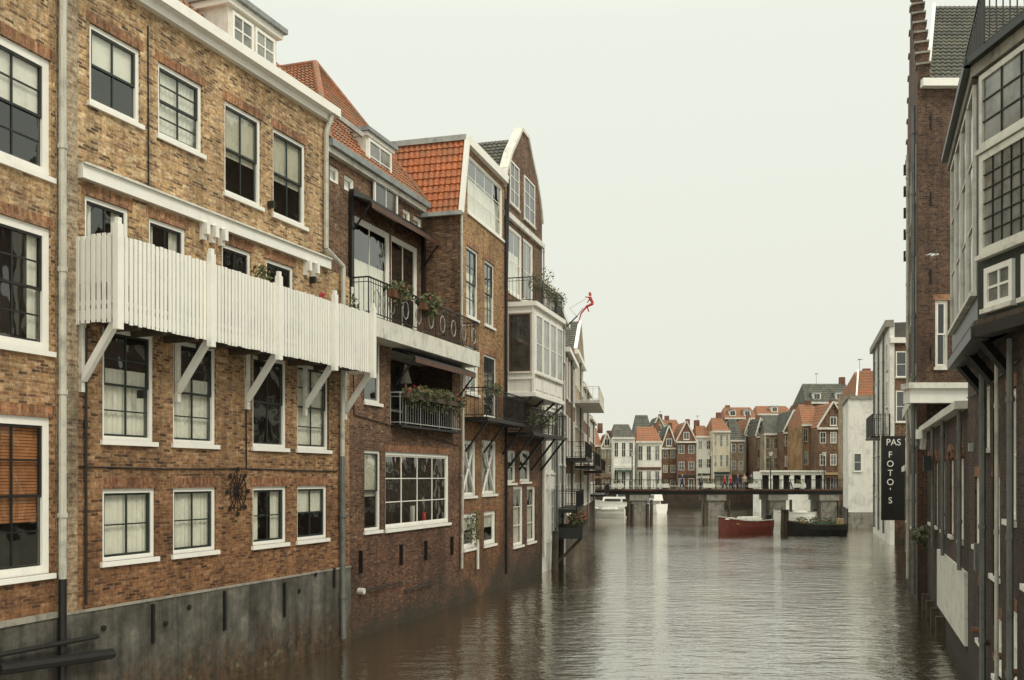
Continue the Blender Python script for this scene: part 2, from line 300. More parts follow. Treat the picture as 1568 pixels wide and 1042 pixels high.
def pipe(f,mat,pts,r):
    for a,c in zip(pts[:-1],pts[1:]): f.b.tube('downpipe',mat,f.P(*a),f.P(*c),r)
    if len(pts)<=3 and abs(pts[-1][1]-pts[-2][1])>3:
        v=min(pts[-1][1],pts[-2][1])+1.2
        while v<max(pts[-1][1],pts[-2][1]): f.b.tube('pipe_collars',mat,f.P(pts[-1][0],v,pts[-1][2]),f.P(pts[-1][0],v+.09,pts[-1][2]),r*1.3); v+=2.4
def cable(f,pts):
    for a,c in zip(pts[:-1],pts[1:]): f.b.tube('cable','iron',f.P(*a),f.P(*c),.016,5)
def antenna(b,p,h=2.2):
    p=Vector(p); b.tube('antenna','iron',p,p+Z*h,.025,5)
    for k in range(5): q=p+Z*(h-.1)+Vector((.0,-.5+.25*k,0)); b.tube('antenna','iron',q-Vector((.35-.04*k,0,0)),q+Vector((.35-.04*k,0,0)),.012,4)
    b.tube('antenna','iron',p+Z*(h-.1)+Vector((0,-.6,0)),p+Z*(h-.1)+Vector((0,.6,0)),.014,4)

# ------------------------------------------------------------ LEFT: B0
b=Bld('brick_house'); f=Fac(b,K(-150,22317,1250),K(84,22317,1250),1,'brick_ochre')
ue=f.len
for (vb,vt,cu) in ((10.8,13.07,'top'),(7.42,9.8,'sides'),(3.12,6.14,'oblind')):
    u1=f.U(78); u0=u1-1.75
    f.window(u0,u1,vb,vt,cols=2,rows=4,fr='white',sash='black',cur=cu,fw=.16)
    f.window(u0-2.6,u0-.85,vb,vt,cols=2,rows=4,fr='white',sash='black',cur=cu,fw=.16)
f.wall(-3,ue,2.3,17); f.wall(-3,ue,-1,2.3,'plinth',w=.05); f.box('plinth_cap','stone',-3,ue,2.25,2.36,-.05,.09)
f.body(-3,ue,-1,17,9)
f.box('gutter','white',-3,ue,16.6,17,0,.3)
b.tube('pipe','iron',f.P(f.U(-20),1.55,.25),f.P(ue+1.2,1.35,.35),.11); b.tube('pipe','iron',f.P(f.U(-20),1.8,.2),f.P(ue+.9,1.75,.25),.05)
b.done()
# B1
b=Bld('brick_house'); k1=24440; f=Fac(b,K(84,k1,1361),K(535,k1,1361),1,'brick_ochre')
U=f.U; ue=f.len
for (a,c,vb,vt,cu,r) in ((137,215,12.65,14.27,'top',2),(242,310,12.63,14.27,'full',4),(344,400,11.98,14.25,'blind',2),(418,468,11.95,14.25,'blind',2)):
    f.window(U(a),U(c),vb,vt,cols=2,rows=r,cur=cu,fw=.09)
for a,c,cu in ((130,198,'sides'),(228,285,'sides'),(340,385,None),(408,450,None)):
    f.window(U(a),U(c),8.35,10.72,cols=2,rows=2,fr='white',sash='black',cur=cu,sill=False,meet=False)
for i,(a,c,cu) in enumerate(((157,236,'net'),(265,331,'net'),(387,439,None),(455,504,'full'))):
    f.window(U(a),U(c),5.76,8.12,cols=2,rows=4 if i!=2 else 2,sash='dkgreen',cur=cu)
for a,c,cu in ((157,238,'full'),(265,331,'full'),(387,439,'sides'),(455,501,'top')):
    f.window(U(a),U(c),3.22,4.74,cols=2,rows=2,sash='dkgreen',cur=cu,meet=False)
f.cut.append((U(503),ue+1,11.0,30))
f.wall(0,ue,2.3,15.4)
f.wall(0,ue,-1,2.3,'plinth',part='plinth',w=.05); f.box('plinth_cap','stone',0,ue,2.26,2.31,-.02,.07)
f.box('quoin_strip','brick_pale',.02,U(117),2.31,15.3,-.02,.03)
f.body(0,U(503),-1,15.4,9); f.body(U(503),ue,-1,11.0,2)
f.box('string_course','white',U(119),U(501),11.0,11.27,-.05,.14); f.box('string_course','white_dirty',U(119),U(501),11.27,11.31,-.05,.2)
f.box('cornice','white',0,U(503),15.25,15.42,0,.16); f.box('gutter','white',0,U(503)+.1,15.42,15.66,-.1,.36)
for a in (308,322,336,466,478): u=U(a); f.box('corbels','white',u-.06,u+.06,10.72,11.0,0,.22); f.box('corbels','white',u-.06,u+.06,10.6,10.72,0,.12)
uu=U(503)
b.tiles('roof','tile_orange',f.P(0,15.5,.1),f.P(uu,15.5,.1),f.P(uu,18.6,-3.2),f.P(0,18.6,-3.2))
b.quad('roof_back','tile_dark',[f.P(0,18.6,-3.2),f.P(uu,18.6,-3.2),f.P(uu,15.4,-9),f.P(0,15.4,-9)])
b.quad('gable_end','brick_ochre',[f.P(uu,15.4,0),f.P(uu,15.4,-9),f.P(uu,18.6,-3.2)])
dw=-.55; d0,d1=U(349,dw),U(423,dw); dt=f.V(385,24,dw)
f.box('dormer','white_dirty',d0,d1,15.6,dt,-4.2,dw); f.box('dormer_roof','lead',d0-.2,d1+.2,dt,dt+.14,-4.4,dw+.25); f.box('dormer_trim','white',d0-.12,d1+.12,dt-.16,dt-.002,-4.3,dw+.14)
f.flat(d0+.12,(d0+d1)/2-.04,15.85,dt-.25,cols=2,rows=3,w=dw+.01,gl='glass_pale_sheen'); f.flat((d0+d1)/2+.04,d1-.12,15.85,dt-.25,cols=2,rows=3,w=dw+.01,gl='glass_pale_sheen')
bu0,bu1=U(118),U(524); bw=.95; vt=9.83
f.box('balcony_floor','wood',bu0,bu1,8.14,8.24,0,bw-.05); f.box('balcony_fascia','white_dirty',bu0,bu1,8.12,8.32,bw-.05,bw)
f.box('balcony_fascia','white_dirty',bu0-.03,bu0,8.12,8.32,0,bw)
def slats(L,fn):
    n=int(L/.125)
    for i in range(n):
        q=L*i/n; fn(q+.012,q+.012+.09,8.05+random.uniform(-.015,.015),vt-.03+random.uniform(-.015,.015),random.uniform(0,.008),.022+random.uniform(0,.008))
    n2=int(L/.125)
    for i in range(n2): q=L*(i+.45)/n2; fn(q,q+.09,8.85,vt-.06,-.034,-.012)
    fn(0,L,vt-.2,vt-.09,-.06,-.036); fn(0,L,8.42,8.5,-.05,-.013)
def front(a,c,v0,v1,w0,w1): f.box('balcony_slats','white',bu0+a,bu0+c,v0,v1,bw+.003+w0,bw+.003+w1)
def side(a,c,v0,v1,w0,w1): f.box('balcony_slats','white',bu0-.034-w1,bu0-.034-w0,v0,v1,a,c)
def side2(a,c,v0,v1,w0,w1): f.box('balcony_slats','white',bu1+.034+w0,bu1+.034+w1,v0,v1,a,c)
slats(bu1-bu0,front); slats(bw,side); slats(bw,side2)
us=[bu0]+[U(x,bw) for x in (318,422,508)]+[bu1]
for u in us:
    f.box('balcony_posts','white',u-.08,u+.08,7.9,9.98,bw+.035,bw+.16); f.box('balcony_posts','white',u-.05,u+.05,9.98,10.1,bw+.05,bw+.14)
    b.bar('balcony_braces','white',f.P(u+.1,8.15,bw),f.P(u+.1,6.95,.05),.12,.14); f.box('balcony_braces','white_dirty',u+.04,u+.16,6.7,8.1,0,.08)
for i,x in enumerate((160,200,250,300,350,395,440,480)): u=U(x); f.box('balcony_joists','wood',u,u+.1,8.0,8.14,0,bw-.08)
pipe(f,'pipe_cream',[(U(98,.15),15.2,.15),(U(96,.15),13.6,.15),(U(96,.15),3.0,.15)],.075); pipe(f,'iron',[(U(96,.15),3.0,.15),(U(96,.15),1.0,.15)],.08)
pipe(f,'pipe_cream',[(U(497),15.4,.25),(U(494),14.9,.12),(U(494),11.55,.12),(U(519),11.2,.15),(U(519),5.6,.12)],.07); pipe(f,'pipe_grey',[(U(519),5.6,.12),(U(519),.2,.14)],.08)
pipe(f,'iron',[(U(127),8.0,.08),(U(127),2.4,.08)],.03)
cable(f,[(U(119),5.2,.03),(U(250),5.17,.03),(U(370),5.2,.03),(U(515),5.15,.03)]); cable(f,[(U(375),8.1,.03),(U(376),5.2,.03)]); cable(f,[(U(225),14.9,.03),(U(226),11.35,.03)])
for x,y0,y1 in ((230,925,985),(340,905,965),(432,892,945),(508,870,900)): f.box('wall_ties','iron',U(x)-.035,U(x)+.035,f.V(x,y1),f.V(x,y0),.05,.11)
for (x,y) in ((155,962),(286,930),(455,905),(480,880),(250,955)): b.tube('anchor_plates','iron',f.P(U(x),f.V(x,y),.04),f.P(U(x),f.V(x,y),.09),.06)
cu_,cv_=U(362),f.V(362,753)
for i in range(8):
    a0=i*math.pi/8; dx,dy=math.cos(a0)*.38,math.sin(a0)*.5
    b.bar('rosette','iron',f.P(cu_-dx,cv_-dy,.03+.002*i),f.P(cu_+dx,cv_+dy,.03+.002*i),.016)
for rr_ in (.45,.95):
    for i in range(12):
        a0=i*math.pi/6;a1=(i+1)*math.pi/6; b.bar('rosette','iron',f.P(cu_+math.cos(a0)*.34*rr_,cv_+math.sin(a0)*.46*rr_,.06),f.P(cu_+math.cos(a1)*.34*rr_,cv_+math.sin(a1)*.46*rr_,.06),.018)
for i in range(8): a0=i*math.pi/4; b.tube('rosette','iron',f.P(cu_+math.cos(a0)*.42,cv_+math.sin(a0)*.56,.04),f.P(cu_+math.cos(a0)*.42,cv_+math.sin(a0)*.56,.06),.06)
for x,y in ((212,605),(475,430),(411,315)): f.box('lamp','black',U(x)-.05,U(x)+.05,f.V(x,y)-.08,f.V(x,y)+.1,0,.18)
b.leaves('plants',f.P(U(380),9.95,.4),.3,.3,.4,160); b.leaves('flowers',f.P(U(475),10.0,.4),.1,.1,.2,30,mat='flower')
b.done()
# B2 lower + recessed upper
b=Bld('brick_house'); k2=22500; f=Fac(b,K(535,k2,1290),K(705,k2,1290),1,'brick_brown'); U=f.U; ue=f.len
k2u=24960; g=Fac(b,K(495,k2u,1290),K(650,k2u,1290),1,'brick_brown'); G=g.U; ge=g.len
f.win(558,583,520,617,cols=1,rows=2,sash='dkgreen',cur=None)
f.win(558,583,690,813,cols=1,rows=2,sash='dkgreen',cur='blind',head=False)
f.win(590,688,694,806,cols=4,rows=3,sash='white',cur=None,meet=False,fw=.11)
lo=(U(598),U(692),f.V(645,655),f.V(645,543)); f.op.append(lo)
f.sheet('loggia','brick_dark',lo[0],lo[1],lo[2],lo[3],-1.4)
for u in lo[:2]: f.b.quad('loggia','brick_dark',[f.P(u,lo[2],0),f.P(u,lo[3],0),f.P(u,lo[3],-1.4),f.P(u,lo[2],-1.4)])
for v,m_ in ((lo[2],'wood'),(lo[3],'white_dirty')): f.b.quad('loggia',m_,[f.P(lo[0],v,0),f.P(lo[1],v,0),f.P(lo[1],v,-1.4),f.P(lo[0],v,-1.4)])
f.flat(lo[0]+.3,lo[0]+1.6,lo[2]+.05,lo[3]-.2,cols=2,rows=1,w=-1.38,fr='dkgreen'); f.flat(lo[0]+2.2,lo[0]+3.6,lo[2]+.7,lo[3]-.2,cols=2,rows=1,w=-1.38,fr='dkgreen')
f.wall(0,ue,-1,9.35); f.body(0,ue,-1,9.32,9)
for q in ((505,520,256,280),(527,543,271,294),(617,629,322,343),(633,646,333,353)): g.win(*q,cols=1,rows=1,sash='white',sill=False,head=False,fw=.06,cur='full')
g.window(G(538),G(598),9.95,g.V(589,362)+.2,cols=2,rows=1,sash='white',fr='white',cur='net',meet=False,head=False,fw=.16)
g.window(G(599),G(640),9.75,g.V(589,362)+.2,cols=2,rows=2,sash='white',fr='white',cur=None,meet=False,head=False,fw=.14)
g.wall(0,ge,9.3,15.6,part='upper_walls'); g.body(0,ge,9.3,15.58,8)
g.box('gutter','lead',0,ge,15.6,15.82,-.1,.35); g.box('cornice','white_dirty',0,ge,15.42,15.6,0,.2)
def awning(F_,u0,u1,vt,out,drop,w=0):
    P=F_.P
    b.hexa('awning','black',[P(u0,vt,w),P(u1,vt,w),P(u1,vt+.06,w),P(u0,vt+.06,w),P(u0,vt-drop,w+out),P(u1,vt-drop,w+out),P(u1,vt-drop+.06,w+out),P(u0,vt-drop+.06,w+out)])
    F_.box('awning_valance','brownwood',u0,u1,vt-drop-.16,vt-drop,w+out,w+out+.03)
    F_.box('awning_case','black',u0-.1,u1+.1,vt-.05,vt+.2,w,w+.2)
    for u in (u0,u1): b.bar('awning_arm','iron',P(u,vt-drop,w+out),P(u,vt-drop-.9,w+.1),.05)
awning(g,G(536),G(645),g.V(589,362)+.75,.8,.3)
for x in (535,646): u=G(x); g.box('awning_post','black',u-.09,u+.09,g.V(589,460),g.V(589,362)+.8,.02,.14)
awning(f,lo[0]+.2,lo[1]+.4,lo[3]-.1,.8,.3)
f.box('terrace_slab','white_dirty',-.15,ue+.15,9.28,9.86,-1.5,.75); f.box('terrace_deck','wood',-.1,ue+.1,9.865,9.9,-1.5,.7)
f.rail(-.1,ue+.1,9.9,11.02,.7,mat='iron',sp=.16,ends=-1.4)
nn=9
for i in range(nn):
    u=-.1+(ue+.2)*(i+.5)/nn
    for k in range(8): a0=k*math.pi/4;a1=(k+1)*math.pi/4; b.bar('railings','zinc',f.P(u+.22*math.cos(a0),10.42+.3*math.sin(a0),.72),f.P(u+.22*math.cos(a1),10.42+.3*math.sin(a1),.72),.025)
for x in (605,652): u=U(x,.8); f.box('planter','rust',u-.5,u+.5,10.6,10.83,.78,1.0); b.leaves('plants',f.P(u,10.95,.9),.5,.45,.25,300); b.leaves('plants',f.P(u,10.6,1.0),.4,.4,.25,90); b.leaves('flowers',f.P(u,11,.9),.4,.35,.2,30,.04,'flower')
b.leaves('plants',f.P(U(560),10.3,-.6),.35,.35,.5,260)
f.rail(lo[0],lo[1],lo[2]-.02,lo[2]+1.05,.35,mat='zinc',sp=.2,ends=0,t=.012); f.box('loggia_deck','iron',lo[0],lo[1],lo[2]-.1,lo[2]-.02,0,.4)
for q in (.12,.3,.45,.65,.9): u=lo[0]+(lo[1]-lo[0])*q; b.leaves('plants',f.P(u,lo[2]+1.1+random.uniform(-.1,.15),.4),.4,.4,.25,230); b.leaves('flowers',f.P(u,lo[2]+1.2,.45),.3,.3,.15,25,.04,'flower'); b.leaves('plants',f.P(u,lo[2]+.8,.45),.25,.25,.3,60)
f.box('planter','wood',lo[0]+.1,lo[1]-.1,lo[2]+.88,lo[2]+1.05,.38,.56)
f.box('parasol','white_dirty',lo[0]+2.58,lo[0]+2.62,lo[2],lo[2]+1.7,-.67,-.63)
b.tube('parasol','white_dirty',f.P(lo[0]+2.6,lo[2]+1.6,-.65),f.P(lo[0]+2.6,lo[2]+2.3,-.65),.22,8,.03)
u=U(601); b.tube('indoor_lamp','lamp_glow',f.P(u,5.5,-.45),f.P(u,5.8,-.45),.16)
u=U(612); f.box('indoor_vase','curtain',U(640),U(643),f.V(640,800),f.V(640,775),-.3,-.2); f.box('indoor_vase','red',U(658),U(661),f.V(660,800),f.V(660,785),-.3,-.22)
for a,c in ((550,612),(615,660)): b.tube('iron_bar','iron',f.P(U(a),f.V(a,905),.12),f.P(U(c),f.V(c,892),.12),.03)
for x in (550,612,650,690): f.box('iron_bar','iron',U(x)-.03,U(x)+.03,2.0,2.7,0,.12)
b.tube('outlet','white_dirty',f.P(U(549),1.45,-.1),f.P(U(549),1.45,.2),.1)
f.box('plaque','white_dirty',U(563),U(577),f.V(570,742),f.V(570,695),-.19,-.17)
pipe(f,'pipe_cream',[(ue-.1,9.1,.15),(ue-.1,6.2,.15),(ue-.1,1.4,.1)],.055); cable(f,[(.2,9.2,.03),(.25,6.9,.03),(ue-.3,6.2,.03)])
pu=G(600); pw=-3.2; pv=20.7; P=g.P
b.tiles('roof','tile_orange',P(0,15.75,.2),P(ge,15.75,.2),P(pu,pv,pw),P(pu,pv,pw))
b.tiles('roof','tile_orange',P(-1.5,15.0,-9),P(0,15.75,.2),P(pu,pv,pw),P(pu,pv,-9))
b.tiles('roof','tile_orange',P(ge,15.75,.2),P(ge,15.75,-9),P(pu,pv,-9),P(pu,pv,pw))
for q in (P(pu,pv,-9),P(ge,15.8,.2),P(0,15.8,.2)): b.tube('ridge_tiles','tile_orange',P(pu,pv,pw),q,.12)
dw=-.15; d0,d1=G(560,dw),G(600,dw); vt=g.V(580,216,dw)
g.box('dormer','white_dirty',d0,d1,14.6,vt,-3,dw); g.box('dormer_roof','lead',d0-.15,d1+.15,vt,vt+.14,-3,dw+.2)
g.flat(d0+.12,d1-.12,15.75,vt-.15,cols=2,rows=2,w=dw+.01,fw=.12,gl='glass_pale_sheen'); g.box('dormer_trim','white',d0-.05,d1+.05,vt-.14,vt-.003,-3,dw+.1)
g.flat(d0+.1,d1-.1,14.5,15.5,cols=2,rows=1,w=.1,fw=.1)
P=g.P; b.quad('dormer_side','lead',[P(G(515),15.8,-.1),P(G(515),18.2,-1.9),P(G(545),17.3,-.9),P(G(545),15.8,-.1)])
b.bar('dormer_side','zinc',P(G(513),18.4,-1.9),P(G(560),16.9,-.1),.14)
b.done()
# B3
b=Bld('brick_house'); k3=19770; f=Fac(b,K(705,k3,1219),K(772,k3,1219),1,'brick_orange'); U=f.U; ue=f.len
f.window(U(716),U(770.5),15.62,18.02,cols=4,rows=3,sash='white',fr='white',cur='net',head=False,meet=False,fw=.12)
f.win(714,732,381,487,cols=2,rows=4,sash='dkgreen',cur='net'); f.win(742,757,402,500,cols=2,rows=4,sash='dkgreen',cur='net')
f.win(713,733,532,603,cols=2,rows=2,sash='white',cur='top'); f.win(741,760,545,640,cols=2,rows=4,sash='dkgreen',cur=None)
f.win(707,729,675,760,cols=2,rows=1,sash='white',cur=None); f.win(738,760,675,757,cols=2,rows=1,sash='white',cur=None)
f.win(710,730,786,840,cols=1,rows=1,sash='white',cur='top',fw=.14); f.win(741,759,783,834,cols=1,rows=1,sash='white',cur='top',fw=.14)
for a,c in ((709,727),(740,758)):
    p=f.P; v0,v1=f.V(718 if a<720 else 749,757),f.V(718 if a<720 else 749,678)
    b.bar('cross_bars','white',p(U(a),v0,-.03),p(U(c),v1,-.03),.06); b.bar('cross_bars','white',p(U(a),v1,-.02),p(U(c),v0,-.02),.06)
f.cut.append((-.1,.6,15.5,30))
f.wall(0,ue,-1,18.4); f.poly('gable_corner','brick_orange',[(0,15.5),(.6,15.5),(.6,18.4)],0)
b.quad('side_walls','brick_brown',[f.P(0,-1,0),f.P(0,-1,-9),f.P(0,15.5,-9),f.P(0,15.5,0)]); b.quad('flat_roof','lead',[f.P(.6,18.4,0),f.P(ue,18.4,0),f.P(ue,18.4,-9),f.P(.6,18.4,-9)])
P=f.P
b.tiles('roof','tile_bright',P(-.15,15.3,-9),P(-.15,15.3,0.02),P(.62,18.45,0.02),P(.62,18.45,-9))
b.bar('verge_board','white',P(-.2,15.3,.1),P(.6,18.55,.1),.2,.12); f.box('ridge_flashing','zinc',.5,.85,18.4,18.62,-9,.05)
f.box('cornice','white',.6,ue,18.2,18.55,0,.22)
b.bar('gutter','zinc',P(-.25,15.3,-9),P(-.25,15.3,.15),.16)
pipe(f,'pipe_cream',[(-.12,15.2,.1),(-.12,10.9,.1)],.05); pipe(f,'iron',[(ue-.05,17.5,.12),(ue-.05,8.5,.12),(ue-.05,.6,.12)],.06)
f.rail(U(708),ue-.1,7.35,8.5,1.0,mat='iron',sp=.16,ends=0); f.box('balcony_deck','iron',U(708),ue-.1,7.2,7.35,0,1.05)
for u in (U(712),U(740),ue-.3): b.bar('balcony_brace','iron',P(u,7.2,.95),P(u,6.0,.02),.07)
b.leaves('plants',P(U(722),8.5,.9),.4,.5,.3,160); b.leaves('ivy',P(U(722),3.0,.05),.4,.5,.8,180,.06)
f.box('lamp','black',-.02,.02,11.8,12.05,-1.1,-.9)
pipe(f,'white_dirty',[(U(728),2.4,.1),(U(728),1.2,.1)],.06)
b.done()
# B4 with bell gable & oriel
b=Bld('gabled_house'); f=Fac(b,K(772,k3,1219),K(830,k3,1219),1,'brick_brown'); U=f.U; ue=f.len; P=f.P
f.window(U(778),U(800),13.5,16.6,cols=2,rows=2,sash='white',meet=False,head=False,fw=.14,cur='net'); f.window(U(801),U(817),13.5,16.6,cols=2,rows=2,sash='white',meet=False,head=False,fw=.14)
f.win(775,790,690,740,cols=1,rows=2,sash='white'); f.win(796,812,690,738,cols=1,rows=2,sash='white')
f.win(786,801,745,836,cols=1,rows=3,sash='white',cur='net',meet=False); f.win(807,820,745,830,cols=1,rows=3,sash='white',cur='net',meet=False)
f.wall(0,ue,-1,17.0); f.body(0,ue,-1,17.0,9)
cx=ue/2; gp=[(0,17),(0,18.1),(.35,19.0),(1.1,20.0),(2.2,21.0),(cx-.6,21.65),(cx+.6,21.65),(ue-2.2,21.0),(ue-1.1,20.0),(ue-.35,19.0),(ue,18.1),(ue,17)]
f.poly('gable','brick_brown',gp,0); f.poly('gable','brick_brown',gp,-.3)
for a,c in zip(gp[1:-2],gp[2:-1]): b.bar('gable_coping','white_dirty',P(a[0],a[1],-.12),P(c[0],c[1],-.12),.42,.16)
f.flat(U(780),U(794),17.6,19.6,cols=2,rows=3); f.flat(U(802),U(818),17.5,19.6,cols=2,rows=3)
f.box('band','white_dirty',0,ue,16.8,17.05,-.02,.15)
b.tiles('roof','tile_dark',P(-.2,17.9,-9),P(-.2,17.9,-.3),P(cx,21.4,-.3),P(cx,21.4,-9)); b.tiles('roof','tile_dark',P(ue,17.9,-.3),P(ue,17.9,-9),P(cx,21.4,-9),P(cx,21.4,-.3))
b.quad('roof_side','lead',[P(0,17,-.3),P(0,17,-9),P(-.2,17.9,-9),P(-.2,17.9,-.3)])
o0=U(775); ol=5.6; ow=1.32
f.box('oriel','white_wall',o0,o0+ol,8.8,12.7,0.01,ow); f.box('oriel_cornice','white',o0-.12,o0+ol+.12,12.7,12.9,-.0,ow+.14); f.box('oriel_base','white',o0-.08,o0+ol+.08,8.62,8.8,0,ow+.08)
s1=Fac(b,(P(o0,0,0).x,P(o0,0,0).y),(P(o0,0,ow).x,P(o0,0,ow).y),1); s1.flat(.15,ow-.18,9.75,12.35,cols=1,rows=2,fr='brownwood',fw=.06); s1.box('oriel_trim','white',0,ow,12.4,12.5,0,.06); s1.box('oriel_trim','white',0,ow,9.4,9.5,0,.06); s1.box('oriel_trim','white',.0,.1,8.8,12.7,0,.05); s1.box('oriel_trim','white',ow-.1,ow,8.8,12.7,0,.05); s1.rail(0,ow,12.9,14.0,.05,sp=.16)
for i in range(4): a=o0+.12+i*(ol-.2)/4; f.flat(a,a+(ol-.2)/4-.1,9.7,12.4,cols=1,rows=2,w=ow+.01,fr='white',fw=.1,gl='glass_pale_sheen'); f.box('oriel_panels','white',a+.12,a+(ol-.2)/4-.22,8.95,9.45,ow,ow+.03)
f.rail(o0,o0+ol,12.9,14.0,ow+.05,sp=.16)
for q in (.2,2.0,3.6,5.2): b.leaves('plants',P(o0+q,13.8,ow),.35,.45,.45,150,.05)
b.leaves('plants',P(o0+3.4,14.6,ow-.3),.4,.4,.6,120,.05)
f.box('balcony_deck','iron',.1,ue,6.85,7.0,0,1.35); f.rail(.1,ue,7.0,8.1,1.3,sp=.18,ends=0)
for u in (.3,2.4,4.6,6.5): b.bar('balcony_brace','iron',P(u,6.85,1.25),P(u,5.3,.02),.09); b.bar('oriel_brace','black',P(u,8.6,1.2),P(u,7.6,.02),.09)
for q in (.8,2.8,4.0): b.leaves('plants',P(q,7.7,1.1),.4,.5,.45,140,.06)
pipe(f,'pipe_cream',[(ue-.1,17,.12),(ue-.1,13,.12)],.05); pipe(f,'white_dirty',[(ue-.1,8.6,.12),(ue-.1,1,.12)],.06); pipe(f,'iron',[(0.02,18.4,.2),(.02,12.9,.1)],.06)
b.done()
# B5 pale
b=Bld('plastered_house'); f=Fac(b,K(830,k3,1219),K(851,k3,1219),1,'white_wall'); U=f.U; ue=f.len; P=f.P
for a,vs in ((.35,((1.6,4.3),(5.2,7.8),(8.8,11.2),(12,14.2))),(1.95,((1.6,4.3),(5.2,7.8),(8.8,11.2),(12,14.2)))):
    for v0,v1 in vs: f.window(a,a+1.05,v0,v1,cols=2,rows=3,sash='white',head=False,meet=False)
f.wall(0,ue,-1,15); f.body(0,ue,-1,15,9); f.box('cornice','white',-.1,ue+.1,14.7,15.05,0,.35)
b.tiles('roof','tile_dark',P(0,15,.1),P(ue,15,.1),P(ue,17.5,-3),P(0,17.5,-3))
b.quad('roof_side','lead',[P(0,15,0),P(0,17.5,-3),P(0,15,-6)])
pipe(f,'white',[(.1,14.6,.12),(.1,.8,.12)],.07); pipe(f,'pipe_grey',[(ue-.2,14.6,.12),(ue-.2,.8,.12)],.07)
b.done()
# farther left row
k5=6378
def rowhouse(name,pa,pb,vtop,mat,roof,seedw=0,balc=(),roofh=2.6,ff=None,gable=False,dep=8,colsp=2.2,wm='white'):
    b=Bld(name); f=ff or Fac(b,K(pa,k5,969),K(pb,k5,969),1,mat); f.b=b; ue=f.len; P=f.P
    n=max(1,int(ue/colsp)); fl=max(2,int((vtop-2)/3.0)); hh=(vtop-2)/fl
    for i in range(n):
        for j in range(fl):
            u=ue*(i+.5)/n; v=2+hh*j; f.flat(u-.5,u+.5,v+.55,v+hh-.55,cols=2,rows=2 if j else 3,fr=wm)
    f.wall(0,ue,-1,vtop,mat); f.body(0,ue,-1,vtop,dep,mat); f.box('cornice','white',-.05,ue+.05,vtop-.3,vtop,0,.3)
    pipe(f,'pipe_grey',[(ue*.5,vtop,.12),(ue*.5,.6,.12)],.07)
    if gable:
        f.poly('gable',mat,[(0,vtop),(ue,vtop),(ue/2,vtop+roofh)],0.01); b.bar('verge','white',P(0,vtop,.05),P(ue/2,vtop+roofh,.05),.25,.2); b.bar('verge','white',P(ue,vtop,.05),P(ue/2,vtop+roofh,.05),.25,.2)
        b.tiles('roof',roof,P(0,vtop,-dep),P(0,vtop,0),P(ue/2,vtop+roofh,0),P(ue/2,vtop+roofh,-dep),.5,.5); b.tiles('roof',roof,P(ue,vtop,0),P(ue,vtop,-dep),P(ue/2,vtop+roofh,-dep),P(ue/2,vtop+roofh,0),.5,.5)
    else:
        b.tiles('roof',roof,P(0,vtop,.1),P(ue,vtop,.1),P(ue,vtop+roofh,-dep/2),P(0,vtop+roofh,-dep/2),.45,.5); b.quad('roof_back',roof,[P(0,vtop+roofh,-dep/2),P(ue,vtop+roofh,-dep/2),P(ue,vtop,-dep),P(0,vtop,-dep)])
        for u in (0,ue): b.quad('gable_end',mat,[P(u,vtop,0),P(u,vtop,-dep),P(u,vtop+roofh,-dep/2)])
        f.box('chimney','brick_red',ue*.15,ue*.15+.8,vtop+roofh-.8,vtop+roofh+1.3,-dep/2-.4,-dep/2+.3)
    for v,w in balc: f.box('balcony_deck','white_dirty' if v>9 else 'iron',.3,ue-.3,v,v+.2,0,w); f.rail(.3,ue-.3,v+.2,v+1.2,w-.05,mat='white_dirty' if v>9 else 'iron',sp=.4,ends=0,t=.035)
    return b,f
b,f=rowhouse('terraced_house',850,866,14.6,'plaster_grey','tile_dark',balc=((3.0,1.2),))
f.box('terrace','black',0,4.5,1.6,2.2,0,1.5)
for q in (.5,3.5): b.bar('terrace_braces','wood',f.P(q,1.6,1.4),f.P(q,.2,.05),.14)
for q in (.5,2.,3.5): b.leaves('plants',f.P(q,2.6,1.2),.5,.6,.5,200,.09); b.leaves('flowers',f.P(q,2.8,1.3),.4,.4,.3,40,.06,'flower')
b.done()
b,f=rowhouse('terraced_house',866,880,13.2,'brick_brown','tile_orange',balc=((6.0,1.3),),roofh=2.4); b.done()
b,f=rowhouse('terraced_house',880,893,14.3,'brick_pale','tile_dark',balc=((10.4,1.8),(5.6,1.5)),gable=True,roofh=3); b.done()
b,f=rowhouse('terraced_house',893,903,13,'brick_brown','tile_dark',balc=((5.3,1.6),),roofh=3.5); b.done()
b,f=rowhouse('terraced_house',903,911,11,'brick_brown','tile_orange',balc=((3,1.6),)); b.done()
def ip(px,py,z): x,y=zp(px,z); return Vector((x,y,CH+(HY-py)/F*z))
b=Bld('red_acrobat_sculpture'); z=60
b.tube('pole','iron',ip(868,500,z),ip(884,484,z),.04); b.tube('wire','iron',ip(884,484,z),ip(893,472,z),.02); b.tube('hoop','white_dirty',ip(872,472,z),ip(897,458,z),.02); b.tube('hoop','white_dirty',ip(872,472,z),ip(884,486,z),.02)
for p in (((903,455),(908,465),.10,.08),((908,465),(898,470),.09,.07),((898,470),(890,480),.06,.045),((890,480),(885,496),.045,.025),((898,468),(902,478),.06,.03),((904,456),(896,455),.045,.03),((904,457),(899,464),.045,.03)):
    b.tube('body','red',ip(*p[0],z),ip(*p[1],z),p[2],8,p[3])
b.tube('head','red',ip(904,453,z),ip(903,448,z),.10,8,.07); b.done()

